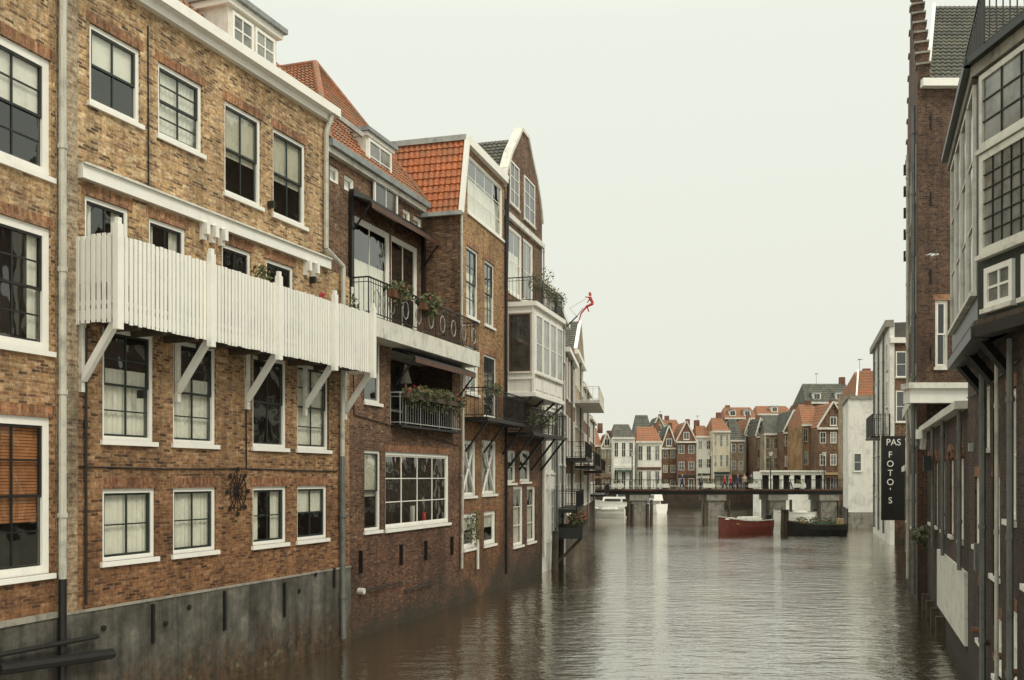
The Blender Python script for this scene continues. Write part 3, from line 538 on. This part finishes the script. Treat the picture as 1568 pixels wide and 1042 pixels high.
# ------------------------------------------------------------ RIGHT
def RL(z,off=0): return (2.9+.347*z+off,z)
b=Bld('canal_house'); f=Fac(b,RL(12),RL(24.5),-1,'brick_dark'); ue=f.len; P=f.P; U=f.U
for (z0,w_,v0,v1,cu) in ((15.3,1.2,3.2,6.6,'top'),(17.3,1.2,4.2,6.6,'full'),(19.2,1.1,3.0,5.0,'blind'),(21.6,.9,1.3,2.5,None),(22.2,1.0,3.4,5.0,'net'),(15.3,1.2,.4,2.2,None),(19,.9,1.0,2.2,'full'),(17.2,.9,1.2,2.6,'top'),(20.6,.9,5.6,7.0,'net')):
    u=(z0-12)*1.058; f.window(u,u+w_,v0,v1,cols=2,rows=2,sash='white',fr='white',cur=cu,head=True,fw=.12)
f.wall(0,ue,-1,12.3); f.body(0,ue,-1,12.3,8)
c0=zp(1497,17.3); c1=zp(1458,22.5); c2=(8.40,14.6)
A=Fac(b,c0,c1,-1,'dkgreen'); C=Fac(b,c0,c2,1,'dkgreen')
vb,vt=7.65,12.25
for Q in (A,C):
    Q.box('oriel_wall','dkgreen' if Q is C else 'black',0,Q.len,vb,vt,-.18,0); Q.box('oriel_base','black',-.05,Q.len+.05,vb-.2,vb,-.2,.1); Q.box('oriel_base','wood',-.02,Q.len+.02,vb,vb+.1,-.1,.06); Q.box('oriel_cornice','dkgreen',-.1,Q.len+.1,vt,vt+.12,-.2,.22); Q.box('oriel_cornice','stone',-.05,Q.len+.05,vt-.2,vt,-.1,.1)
L_=C.len
C.flat(.14,L_-.1,10.7,12.0,cols=4,rows=3,fr='white_dirty',fw=.1,bar='iron',w=.01,gl='glass_pale_sheen',bt=.012); C.flat(.16,L_-.1,8.85,10.6,cols=8,rows=6,fr='white_dirty',fw=.12,bar='iron',w=.02,gl='glass_pale_sheen',bt=.01)
C.flat(.3,1.15,7.9,8.6,cols=2,rows=2,fr='white',fw=.1,w=.01,gl='glass_pale_sheen'); C.flat(1.4,2.4,7.9,8.6,cols=2,rows=2,fr='white',fw=.1,w=.01)
for i in range(4): a=.2+i*(A.len-.3)/4; A.flat(a,a+(A.len-.3)/4-.15,8.3,12.0,cols=1,rows=3,fr='white_dirty',w=.01)
pts=[Vector((c2[0],c2[1],0)),Vector((c0[0],c0[1],0)),Vector((c1[0],c1[1],0)),Vector((*RL(24),0)),Vector((*RL(13.5),0))]
for v,m_ in ((vb-.02,'wood'),(vt+.1,'lead')): b.quad('oriel_slab',m_,[p+Z*v for p in pts])
b.quad('oriel_end','black',[Vector((*c1,vb)),Vector((*RL(24),vb)),Vector((*RL(24),vt)),Vector((*c1,vt))])
C.rail(0,L_,vt+.3,vt+1.5,-.1,sp=.2); A.rail(0,A.len,vt+.3,vt+1.5,-.1,sp=.2)
for t in (.1,.5,.9):
    p=Vector((*c0,0)).lerp(Vector((*c1,0)),t); b.bar('oriel_corbel','black',p+Z*vb,p+Vector((1.3,.2,vb-1.4)),.15)
for z0,m_,r in ((20.6,'pipe_grey',.07),(17.0,'pipe_grey',.06),(18.6,'pipe_cream',.04)): u=(z0-12)*1.058; pipe(f,m_,[(u,7.4,.14),(u,.3,.14)],r)
cable(f,[(5,7.0,.04),(9,6.9,.04),(13,6.95,.04)]); cable(f,[(8.2,6.9,.04),(8.2,2.0,.04)])
f.box('meter_box','pipe_grey',10.3,10.6,2.9,3.5,0,.15); f.box('vent','zinc',12.0,12.2,5.6,5.8,0,.1)
for i in range(4): u=5+i*1.7; f.box('mooring_fenders','wood',u,u+.2,-.5,.5,0,.12); b.tube('drain','rust',P(u+.8,1.5,-.1),P(u+.8,1.5,.15),.07)
b.done()
b=Bld('canal_house'); f=Fac(b,RL(24.5),RL(38),-1,'brick_dark'); ue=f.len; P=f.P
for i in range(5):
    u=1.0+i*2.7; f.window(u,u+1.0,3.3,5.5,cols=2,rows=3,sash='white',fr='white_dirty',head=False,meet=False,cur=('net',None,'full',None,'top')[i])
    for k in range(6): a0=math.pi*k/6;a1=math.pi*(k+1)/6; b.bar('arches','brick_header',P(u+.5-.62*math.cos(a0),5.5+.35*math.sin(a0),.02),P(u+.5-.62*math.cos(a1),5.5+.35*math.sin(a1),.02),.1,.18)
f.wall(0,ue,-1,6.8); f.body(0,ue,-1,6.8,8); f.box('whitewashed_base','white_dirty',0,8.4,.75,2.6,0,.08); f.box('gutter','white_dirty',0,ue,6.7,6.9,0,.3)
b.quad('lean_to_roof','tile_dark',[P(0,6.85,.1),P(ue,6.85,.1),P(ue,8.3,-4),P(0,8.3,-4)])
for u in (.6,5.5,9.5): pipe(f,'pipe_grey',[(u,6.7,.14),(u,2.6,.14)],.06)
for i in range(4): u=6.5+i*2.1; f.box('mooring_fenders','wood',u,u+.25,-.5,.6,0,.25)
f.box('lamp','black',9,9.25,5.2,5.7,.2,.45)
b.leaves('plants',P(10.3,2.9,.4),.4,.6,.4,150,.08)
b.done()
# tower
b=Bld('stepped_gable_warehouse'); tc0=zp(1405,38);tc1=zp(1388,50)
f=Fac(b,tc0,tc1,-1,'brick_tower'); g=Fac(b,tc0,(tc0[0]+14,38),1,'brick_tower'); P=f.P; ue=f.len
g.window(g.U(1432),g.U(1452),g.V(1442,563),g.V(1442,460),cols=1,rows=2,sash='white',fr='white_dirty')
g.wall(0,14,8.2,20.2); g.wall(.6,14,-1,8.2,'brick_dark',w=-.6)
for i in range(4):
    for j in range(4): u=1.2+i*3; v=2.6+j*4.4; f.flat(u,u+1.2,v+.2,v+2.5,cols=2,rows=3,fr='white_dirty')
f.wall(0,ue,-1,20.2)
g.b.quad('side_walls','brick_tower',[Vector((tc1[0],50,-1)),Vector((tc1[0]+14,50,-1)),Vector((tc1[0]+14,50,20.2)),Vector((tc1[0],50,20.2))])
n=8
for i in range(n):
    h0=20.2+i*.75; a=ue/2*i/n
    f.box('stepped_gable','brick_tower',a,ue-a,h0,h0+.75,-.45,.0+.001*i)
    f.box('gable_steps_cap','stone',a-.06,a+.55,h0+.75,h0+.83,-.5,.06); f.box('gable_steps_cap','stone',ue-a-.55,ue-a+.06,h0+.75,h0+.83,-.5,.06)
for i in range(5): f.box('gable_brick_blocks','brick_tower',ue-.1,ue+.12,20.4-i*1.1,20.9-i*1.1,-.3,.14)
ap=Vector((*tc0,0)).lerp(Vector((*tc1,0)),.5)
R0=Vector((tc0[0]+.4,38,20.3));R1_=Vector((tc0[0]+14,38,20.3));T0=Vector((ap.x+.4,ap.y-1.5,25.4));T1=Vector((ap.x+12,ap.y-1.5,25.4))
b.tiles('roof','tile_dark',R0,R1_,T1,T0); b.quad('roof_back','tile_dark',[T0,T1,Vector((tc1[0]+14,50,20.2)),Vector((tc1[0]+.4,50,20.2))])
g.box('gutter','white',.1,14,20.05,20.35,0,.3); b.bar('roof_flashing','white',R0+Vector((0,0,.1)),T0+Vector((0,0,.1)),.12)
g.box('jetty_beam','white',-.35,4.5,7.85,8.4,-.5,.15); g.box('jetty_trim','white_dirty',-.45,4.5,8.4,8.62,-.5,.3)
for k in range(7):
    a0=math.pi/2*k/7;a1=math.pi/2*(k+1)/7; b.bar('jetty_arch','white',g.P(2.6-2.4*math.cos(a0)+0,7.95-1.9+1.9*math.sin(a0),-.1),g.P(2.6-2.4*math.cos(a1),7.95-1.9+1.9*math.sin(a1),-.1),.25,.2)
f.box('jetty_beam','white_dirty',0,ue,7.95,8.4,0,.2)
for u in (1,4,8): b.bar('jetty_brace','white_dirty',P(u,8,.15),P(u,6.2,.0),.15)
for u,m_ in ((.3,'pipe_grey'),(6.5,'pipe_cream')): pipe(f,m_,[(u,19.5,.14),(u,.4,.14)],.08)
for v in (9.5,12.5,15.5,18.5):
    for q in (.5,3.4): g.box('wall_anchors','iron',q,q+.06,v,v+.55,0,.05)
b.tube('lamp','white',Vector((*RL(36.5,-.35),6.4)),Vector((*RL(36.5,-.35),6.75)),.18)
b.done()
# R4
b=Bld('cafe_building'); r0=zp(1362,72); r1=zp(1337,88); f=Fac(b,r0,r1,-1,'white_wall'); g=Fac(b,r0,(r0[0]+6,72),1,'brick_brown'); P=f.P; ue=f.len
for i in range(4):
    for v in (3.4,6.8,10.2,13.0): u=1.2+i*3.8; f.flat(u,u+1.4,v,v+2,cols=2,rows=3)
f.wall(0,ue,-1,16.3); g.wall(0,6,-1,15.0)
for v0,v1 in ((12.3,14.2),(9.0,11.3),(5.8,7.8)): g.flat(.45,1.25,v0,v1,cols=1,rows=2)
b.quad('flat_roof','lead',[P(0,16.3,0),P(ue,16.3,0),P(ue,16.3,-6),P(0,16.3,-6)])
f.box('cornice','stone',-.1,ue,16.0,16.5,-.3,.3); g.box('cornice','white',0,6,14.8,15.2,0,.25); g.box('corner_pier','white_wall',0,.35,-1,16.3,-.0,.05)
f.rail(-.1,6,8.0,9.6,1.2,sp=.25,ends=0,t=.04); f.box('balcony','iron',-.1,6,7.85,8.0,0,1.3)
for u in (4,9,14): pipe(f,'pipe_grey',[(u,16,.12),(u,.6,.12)],.08)
b.done()
b=Bld('wall_sign'); s=Fac(b,zp(1349,66),zp(1386,66),1); s.box('board','black',0,s.len,s.V(1365,797),s.V(1365,668),-.08,0); s.box('board_edge','white_dirty',-.03,0,s.V(1365,797),s.V(1365,668),-.08,0.01)
e=b.done()
def text(t,u,v,size,fac,par,mat='white'):
    c=bpy.data.curves.new('letters','FONT'); c.body=t; c.size=size; c.extrude=.01; c.align_x='CENTER'; c.align_y='CENTER'; o=bpy.data.objects.new('letters',c); sc.collection.objects.link(o)
    o.location=fac.P(u,v,.02); o.rotation_euler=(math.pi/2,0,math.atan2(fac.d.y,fac.d.x)); c.materials.append(M[mat]); o.parent=par
text('PAS',s.len/2+.02,s.V(1365,678),.62,s,e)
for i,ch in enumerate("FOTO'S"): text(ch,s.len*.38,s.V(1365,697+i*14),.6,s,e)
b=Bld('quay_house'); f=Fac(b,zp(1394,51),zp(1388,64),-1,'brick_dark')
b2_,f=rowhouse('quay_house',0,0,5.6,'brick_tower','tile_dark',ff=f,roofh=1.0,dep=5); b2_.done()
# R5
b=Bld('white_house'); g=Fac(b,zp(1299,96),(zp(1299,96)[0]+6,96),1,'white_wall'); f=Fac(b,zp(1299,96),zp(1291,106),-1,'white_wall')
g.wall(0,6,-1,12.8); f.wall(0,f.len,-1,12.8); f.box('trim','stone',0,f.len,12.6,12.9,0,.2); g.box('trim','stone',0,6,12.6,12.9,0,.15)
g.flat(.5,1.3,5.5,7.3,cols=1,rows=2)
b.tiles('roof','tile_orange',g.P(.8,12.9,0),g.P(6,12.9,0),g.P(6,15.8,-4),g.P(2.4,15.8,-4)); b.bar('verge','white',g.P(.8,12.9,0),g.P(2.4,15.9,-4),.15)
f.box('base','black',0,f.len,-1,1.8,0,.1); g.box('base','concrete',0,6,-1,1.5,0,.1)
b.done()
# ------------------------------------------------------------ bridge
b=Bld('footbridge'); x0,x1=8.2,39; y0=110
f=Fac(b,(x0,y0),(x1,y0),1)
f.box('deck','iron',0,x1-x0,3.15,3.5,-4.5,0); f.box('deck_edge','brownwood',0,x1-x0,3.4,3.6,-.1,.12); f.box('deck_edge','black',0,x1-x0,2.98,3.15,-4.4,-.1)
f.rail(0,x1-x0,3.6,4.65,.05,sp=1.1,t=.045); f.rail(0,x1-x0,3.6,4.65,-4.4,sp=1.1,t=.045)
for px in (976,1092,1185,1262):
    x=zp(px,112)[0]-x0; f.box('pier','concrete',x-.9,x+.9,-1,2.3,-4.2,-.3); f.box('pier_cap','stone',x-1.1,x+1.1,2.3,2.98,-4.4,-.15)
    for dx in (-1.3,1.3): b.tube('pier_fender','wood',f.P(x+dx,-1,.2),f.P(x+dx,2.4,.2),.16)
for px in (968,1088,1180,1262): x=zp(px,110)[0]-x0; b.tube('lamp_post','black',f.P(x,3.6,0),f.P(x,7.4,0),.06); b.tube('lamp_head','white_dirty',f.P(x,7.3,0),f.P(x,7.75,0),.12,8,.25)
for i in range(5): x=3+i*5.1; f.box('flower_boxes','white_dirty',x,x+1.3,3.75,4.2,.12,.4); b.leaves('flowers',f.P(x+.6,4.4,.25),.6,.2,.3,50,.09,'leaf')
b.done()
for px,zz in ((962,104),(968,104),(991,103),(997,103),(1078,104),(1198,86),(1204,86),(858,56),(849,52)):
    b=Bld('mooring_post'); x=zp(px,zz); b.tube('post','wood',(x[0],x[1],-1),(x[0]+.05,x[1],2.0),.2,10,.17); b.tube('cap','iron',(x[0]+.05,x[1],2.0),(x[0]+.05,x[1],2.1),.2,10,.16); b.done()
# ------------------------------------------------------------ far houses
def farhouse(px0,px1,z,ye,yr,mat,roof,gable=False,name='town_house',fl=3,cols=3,wm='white',base=2.4):
    b=Bld(name); f=Fac(b,zp(px0,z),zp(px1,z),1,mat); ue=f.len; P=f.P
    H=CH+(HY-ye)/F*z; R=CH+(HY-yr)/F*(z+ (0 if gable else 4)); hh=(H-base)/fl
    bayw=random.uniform(.25,.33); top=random.uniform(.76,.84); bot=random.uniform(.2,.3); wm=random.choice(('white','white','white_dirty','cream')) 
    for i in range(cols):
        for j in range(fl):
            u=ue*(i+.5)/cols; ww=min(.6,ue/cols*bayw); v=base+hh*j
            f.flat(u-ww,u+ww,v+hh*(bot if j else .02),v+hh*top,cols=2,rows=2,fr=wm,fw=.08,sill=False,gl='glass_pale_sheen' if random.random()<.3 else 'glass_dark')
    f.box('shop_fascia',random.choice(('white_dirty','dkgreen','brownwood','ochre')),.1,ue-.1,base+hh*.86,base+hh*.97,0,.15)
    if random.random()<.5: f.box('shop_awning',random.choice(('brownwood','white_dirty','tarp_green')),ue*.15,ue*.85,base+hh*.72,base+hh*.8,0,1.1)
    f.wall(0,ue,0,H); f.body(0,ue,0,H,9)
    f.box('cornice','white_dirty',-.05,ue+.05,H-.3,H,0,.35)
    if random.random()<.6: pipe(f,random.choice(('white_dirty','pipe_grey')),[(.15,H,.12),(.15,base,.12)],.09)
    if gable:
        f.poly('gable',mat,[(0,H),(ue,H),(ue/2,R)],.01); b.bar('verge','white_dirty',P(-.1,H,.1),P(ue/2,R+.1,.1),.3,.2); b.bar('verge','white_dirty',P(ue+.1,H,.1),P(ue/2,R+.1,.1),.3,.2)
        f.flat(ue/2-.5,ue/2+.5,H+.3,H+1.6,cols=2,rows=1,w=.02)
        b.tiles('roof',roof,P(0,H,-9),P(0,H,0),P(ue/2,R,0),P(ue/2,R,-9),.6,.6); b.tiles('roof',roof,P(ue,H,0),P(ue,H,-9),P(ue/2,R,-9),P(ue/2,R,0),.6,.6)
        f.box('chimney','brick_red',ue*.7,ue*.7+.7,R-2,R+.7,-5,-4.2)
    else:
        b.tiles('roof',roof,P(0,H,.2),P(ue,H,.2),P(ue-.6,R,-4),P(.6,R,-4),.6,.6)
        b.quad('roof_end',roof,[P(0,H,.2),P(.6,R,-4),P(0,H,-8)]); b.quad('roof_end',roof,[P(ue,H,.2),P(ue-.6,R,-4),P(ue,H,-8)])
        if random.random()<.6:
            q=random.choice((.15,.5,.82)); f.box('chimney','brick_red',ue*q,ue*q+.9,R-1,R+random.uniform(.4,1.2),-4.6,-3.8)
        if random.random()<.5: antenna(b,P(ue*.35,R,-4),1.8)
        if ue>6:
            for q in random.choice(((.4,),(.15,.6))): f.box('dormer','white_dirty',ue*q,ue*q+1.4,H+.3,H+1.6,-2.5,-.4); f.flat(ue*q+.15,ue*q+1.25,H+.45,H+1.5,w=-.39,cols=2,rows=1,fr='white_dirty'); f.box('dormer_roof','lead',ue*q-.15,ue*q+1.55,H+1.6,H+1.75,-2.6,-.3)
    b.done()
farhouse(905,921,172,682,655,'brick_brown','tile_orange',cols=2)
farhouse(921,938,170,686,664,'brick_pale','tile_orange',True,cols=2)
farhouse(938,972,168,670,650,'white_wall','tile_dark',cols=3,fl=2)
farhouse(974,1013,170,676,654,'white_wall','tile_orange',cols=3,fl=2)
farhouse(972,1000,200,668,636,'brick_brown','tile_dark',cols=3); farhouse(1000,1045,204,662,643,'brick_brown','tile_orange',cols=4)
farhouse(995,1022,186,664,638,'brick_pale','tile_dark',True,cols=2)
farhouse(1013,1036,172,686,652,'brick_brown','tile_dark',True,cols=2)
farhouse(1036,1066,171,676,646,'brick_red','tile_orange',True,cols=2,fl=3)
farhouse(1066,1091,171,668,652,'white_wall','tile_orange',cols=2)
farhouse(1091,1118,169,660,640,'cream','tile_orange',False,cols=3)
farhouse(1118,1140,170,674,642,'brick_pale','tile_dark',cols=2); farhouse(1140,1158,172,666,640,'white_wall','tile_orange',True,cols=2)
farhouse(1110,1160,205,640,624,'brick_brown','tile_orange',cols=5); farhouse(1160,1215,210,634,622,'brick_pale','tile_orange',cols=5)
farhouse(1158,1172,165,668,640,'brick_brown','tile_dark',True,cols=1)
farhouse(1170,1206,162,664,636,'brick_pale','tile_dark',cols=3)
farhouse(1200,1232,158,662,628,'brick_brown','tile_dark',True,cols=3)
farhouse(1228,1262,150,650,620,'brick_orange','tile_orange',cols=3)
farhouse(1252,1300,146,655,616,'brick_brown','tile_orange',True,cols=3)
farhouse(1234,1312,165,616,588,'brick_brown','tile_dark',cols=4,fl=4)
farhouse(1318,1360,130,600,570,'brick_pale','tile_orange',cols=3,fl=4)
b=Bld('white_arcade'); f=Fac(b,zp(1164,135),zp(1262,135),1,'white_wall'); n=6
for i in range(n):
    u=f.len*(i+.18)/n; u1=f.len*(i+.82)/n; f.op.append((u,u1,2.6,5.2)); f.sheet('doors','room',u,u1,2.6,5.2,-.8)
f.wall(0,f.len,0,5.7); f.body(0,f.len,0,5.7,4); f.box('cornice','white_dirty',-.1,f.len+.1,5.6,5.85,0,.3); b.done()
b=Bld('quay_wall'); f=Fac(b,zp(890,160),zp(1330,160),1,'brick_dark')
f.wall(0,f.len,-1,2.2); f.box('coping','stone',0,f.len,2.2,2.4,-.6,.1); f.rail(0,f.len,2.4,3.5,-.3,sp=1.2,mat='white_dirty',t=.06); b.done()
b=Bld('quay_ground')
b.quad('far_quay','pavement',[(-40,160,2.2),(90,160,2.2),(300,700,2.2),(-300,700,2.2)])
b.quad('left_bank','pavement',[(-12,10,2.0),(-8,30,2.0),(-3,54,2),(4,112,2),(4,160,2.1),(-200,160,2.1),(-200,10,2)])
b.quad('right_bank','pavement',[(11,12,2.0),(24,50,2.0),(36,90,2),(45,112,2),(50,160,2.1),(200,160,2.1),(200,12,2)]); b.done()
b=Bld('quay_wall'); b.quad('wall','brick_dark',[(38,106,-1),(47,135,-1),(47,135,2.3),(38,106,2.3)]); b.quad('wall','brick_dark',[(9.3,112,-1),(10,160,-1),(10,160,2.3),(9.3,112,2.3)]); b.done()
# ------------------------------------------------------------ boats
def boat(name,px,py,Lb,B,Hb,head,hull,kind):
    b=Bld(name); z=CH*F/(py-HY); cx,cy=zp(px,z); c,s=math.cos(head),math.sin(head)
    T=lambda x,y,v:Vector((cx+x*c-y*s,cy+x*s+y*c,v))
    n=14; secs=[]
    for i in range(n+1):
        t=i/n; x=(t-.5)*Lb; w=B/2*(1-(max(0,t-.45)/.55)**2.4)*(.8+.2*min(1,t/.25)) ; h=Hb*(1+.45*max(0,t-.4)**1.5*2+.12*(1-t)**2)
        w=max(w,.03); secs.append([(x,w,h),(x,w*.97,h*.5),(x,w*.75,-.15),(x,0,-.35)])
    for i in range(n):
        for sg in (1,-1):
            for j in range(3):
                p,q=secs[i][j],secs[i][j+1];r,t_=secs[i+1][j+1],secs[i+1][j]
                b.quad('hull',hull,[T(a[0],a[1]*sg,a[2]) for a in (p,q,r,t_)])
            a,c2=secs[i][0],secs[i+1][0]; b.bar('gunwale','white_dirty' if kind!='barge' else 'wood',T(a[0],a[1]*sg,a[2]),T(c2[0],c2[1]*sg,c2[2]),.1,.08)
        a,c2=secs[i][0],secs[i+1][0]; dv=-.25 if kind!='barge' else -.02
        b.quad('deck','wood',[T(a[0],a[1],a[2]+dv),T(a[0],-a[1],a[2]+dv),T(c2[0],-c2[1],c2[2]+dv),T(c2[0],c2[1],c2[2]+dv)])
    s0=secs[0]; b.quad('transom',hull,[T(a[0],a[1],a[2]) for a in s0]+[T(a[0],-a[1],a[2]) for a in s0[::-1]])
    def bx(part,m_,x0,x1,y,v0,v1,ins=.0): b.hexa(part,m_,[T(x0,-y,v0),T(x1,-y,v0),T(x1,y,v0),T(x0,y,v0),T(x0+ins,-y+ins,v1),T(x1-ins*1.5,-y+ins,v1),T(x1-ins*1.5,y-ins,v1),T(x0+ins,y-ins,v1)])
    if kind=='open':
        for q in (-.3,-.05,.18): bx('bench','ochre',q*Lb,q*Lb+.35,B*.42,Hb*.75,Hb*.85)
        bx('foredeck','white_dirty',.22*Lb,.42*Lb,B*.28,Hb*1.15,Hb*1.3,.1); bx('tarp','white_dirty',-.3*Lb,.12*Lb,B*.38,Hb*.9,Hb*1.35,.25); bx('engine','black',-.53*Lb,-.49*Lb,.2,.1,Hb*1.5)
    if kind=='cabin':
        bx('cabin','white',-.15*Lb,.25*Lb,B*.36,Hb*.9,Hb*1.7,.12); bx('cabin_windows','glass_dark',-.12*Lb,.2*Lb,B*.365,Hb*1.2,Hb*1.5,.06); bx('wheelhouse','white',-.3*Lb,-.02*Lb,B*.33,Hb*1.5,Hb*2.3,.15); bx('wheelhouse_windows','glass_dark',-.28*Lb,-.05*Lb,B*.335,Hb*1.8,Hb*2.15,.08); b.tube('mast','white',T(-.1*Lb,0,Hb*2.2),T(-.1*Lb,0,Hb*3.6),.03)
    if kind=='barge':
        bx('hold_cover','tarp_green',-.3*Lb,.1*Lb,B*.36,Hb*.9,Hb*1.3,.15); bx('wheelhouse','ochre',-.46*Lb,-.34*Lb,B*.3,Hb*.9,Hb*1.7,.05); bx('crate','ochre',.18*Lb,.3*Lb,B*.25,Hb,Hb*1.4,.03)
        for q in (-.2,0,.25): b.leaves('plants',T(q*Lb,.2,Hb*1.4),.6,.6,.4,120,.1)
    b.done()
boat('motor_boat',1139,816,5.2,2.1,1.05,math.radians(200),'hull_red','open')
boat('cabin_boat',942,783,7.4,2.6,1.2,math.radians(170),'white','cabin')
boat('cabin_boat',1001,786,4.6,2.2,1.15,math.radians(110),'white','cabin')
boat('barge',1250,818,5.0,2.2,.8,math.radians(165),'black','barge')
boat('motor_boat',1216,798,5,1.8,.9,math.radians(190),'white','open')
boat('cabin_boat',1150,776,8,2.8,1.1,math.radians(178),'black','cabin')
boat('cabin_boat',1030,772,10,3,1.3,math.radians(180),'white','cabin')
boat('motor_boat',928,792,5,2,.9,math.radians(160),'white','open')
# ------------------------------------------------------------ people
def person(px,y,h,coat,ang,step=.3,v0=3.5):
    x=zp(px,y)[0]
    vs=[(0,0,.93),(0,.01,1.15),(0,0,1.36),(0,0,1.48),(0,.02,1.58),(0,.02,1.70)]; rs=[.15,.14,.17,.06,.095,.075]; ed=[(0,1),(1,2),(2,3),(3,4),(4,5)]
    for sg in (1,-1):
        k=len(vs); vs+=[(.09*sg,0,.86),(.1*sg,sg*step*.5+.04,.48),(.1*sg,sg*step,.08),(.1*sg,sg*step+.15,.04)]; rs+=[.1,.07,.05,.04]; ed+=[(0,k),(k,k+1),(k+1,k+2),(k+2,k+3)]
        k=len(vs); vs+=[(.19*sg,0,1.38),(.25*sg,-sg*step*.3,1.12),(.24*sg,-sg*step*.6+.08,.88),(.24*sg,-sg*step*.65+.12,.79)]; rs+=[.065,.05,.038,.04]; ed+=[(2,k),(k,k+1),(k+1,k+2),(k+2,k+3)]
    me=bpy.data.meshes.new('figure'); me.from_pydata(vs,ed,[]); o=bpy.data.objects.new('tmp',me); sc.collection.objects.link(o)
    o.modifiers.new('s','SKIN'); me.skin_vertices[0].data[0].use_root=True
    for i,r in enumerate(rs): me.skin_vertices[0].data[i].radius=(r,r*.8)
    sb=o.modifiers.new('b','SUBSURF'); sb.levels=1
    dg=bpy.context.evaluated_depsgraph_get(); m2=bpy.data.meshes.new_from_object(o.evaluated_get(dg)); bpy.data.objects.remove(o)
    for q in ('jeans',coat,'skin','hair'): m2.materials.append(M[q])
    for p in m2.polygons:
        c=p.center; p.use_smooth=True
        p.material_index=3 if (c.z>1.66 or (c.z>1.52 and c.y<-.01)) else 2 if c.z>1.47 or (abs(c.x)>.17 and c.z<.86 and c.z>.7) else 1 if (c.z>.84) else 0
    o=bpy.data.objects.new('person',m2); sc.collection.objects.link(o); o.location=(x,y,v0); o.rotation_euler=(0,0,ang); o.scale=(h/1.76,)*3
for a in ((1110,110.9,1.8,'red',1.6,.3),(1074,110.8,1.84,'grey_coat',-1.5,.25),(1084,111.6,1.75,'beige_coat',-1.6,.28),(1130,111.2,1.8,'blue',1.5,.05),(1150,110.7,1.78,'black',3.0,.04),(1045,111.3,1.85,'blue',1.6,.3),(1210,111,1.78,'white_dirty',-1.4,.25),(1119,110.8,1.72,'red',1.7,.2),(1140,110.8,1.8,'beige_coat',3.1,.04)): person(*a)
b=Bld('seagull'); x,y=zp(1432,34); v=CH+(HY-391)/F*34
b.tube('body','white_dirty',(x-.15,y,v-.03),(x+.0,y,v+.02),.02,8,.05); b.tube('body','white_dirty',(x,y,v+.02),(x+.13,y,v+.03),.05,8,.015); b.quad('wings','zinc',[(x-.03,y,v+.03),(x+.07,y,v+.03),(x-.06,y-.3,v+.14),(x-.16,y-.5,v+.1)]); b.quad('wings','zinc',[(x-.03,y,v+.03),(x+.07,y,v+.03),(x-.05,y+.3,v+.14),(x-.15,y+.5,v+.1)]); b.done()
# ------------------------------------------------------------ ground & water
def plane(name,s,z,mat):
    me=bpy.data.meshes.new(name); me.from_pydata([(-s,-s,z),(s,-s,z),(s,s,z),(-s,s,z)],[],[(0,1,2,3)]); me.materials.append(M[mat]); o=bpy.data.objects.new(name,me); sc.collection.objects.link(o)
plane('ground',3000,-2,'ground'); plane('canal_water',2500,0,'water')
# ------------------------------------------------------------ world
w=bpy.data.worlds.new('World'); sc.world=w; w.use_nodes=True; nt=w.node_tree; bg=nt.nodes['Background']; L=nt.links.new
sky=N(nt,'TexSky'); sky.sky_type='NISHITA'; sky.sun_disc=False; sky.sun_elevation=math.radians(48); sky.sun_rotation=math.radians(130)
hs=N(nt,'HueSaturation'); hs.inputs['Saturation'].default_value=.2; L(sky.outputs[0],hs.inputs['Color'])
tc=N(nt,'TexCoord'); sx=N(nt,'SeparateXYZ'); L(tc.outputs['Generated'],sx.inputs[0])
r=ramp(nt,[(0,(.70,.70,.60)),(.12,(.735,.745,.65)),(.42,(.80,.825,.73)),(1,(1.0,1.0,.88))]); L(sx.outputs[2],r.inputs[0])
sc_=N(nt,'VectorMath',operation='SCALE'); sc_.inputs['Scale'].default_value=10; L(r.outputs[0],sc_.inputs[0])
zm=N(nt,'MapRange'); zm.inputs[1].default_value=.42; zm.inputs[2].default_value=.95; zm.inputs[3].default_value=1; zm.inputs[4].default_value=1.8; L(sx.outputs[2],zm.inputs[0])
s3=N(nt,'VectorMath',operation='SCALE'); L(sc_.outputs[0],s3.inputs[0]); L(zm.outputs[0],s3.inputs['Scale'])
mx=mixc(nt,'MIX',.88,hs.outputs[0],s3.outputs[0]); L(mx,bg.inputs[0]); bg.inputs[1].default_value=.116
sd=bpy.data.lights.new('sun','SUN'); sd.energy=1.5; sd.angle=math.radians(18); sd.color=(1,.93,.80); so=bpy.data.objects.new('sun',sd); sc.collection.objects.link(so)
el,az=math.radians(48),math.radians(130); dirv=Vector((math.sin(az)*math.cos(el),math.cos(az)*math.cos(el),math.sin(el))); so.rotation_euler=dirv.to_track_quat('Z','Y').to_euler()
cd=bpy.data.cameras.new('camera'); cd.sensor_width=36; cd.lens=36*F/1568; cd.shift_y=(HY-521)/1568; cd.clip_end=5000; cd.clip_start=.1
co=bpy.data.objects.new('camera',cd); sc.collection.objects.link(co); co.location=(0,0,CH); co.rotation_euler=(math.pi/2,0,0); sc.camera=co
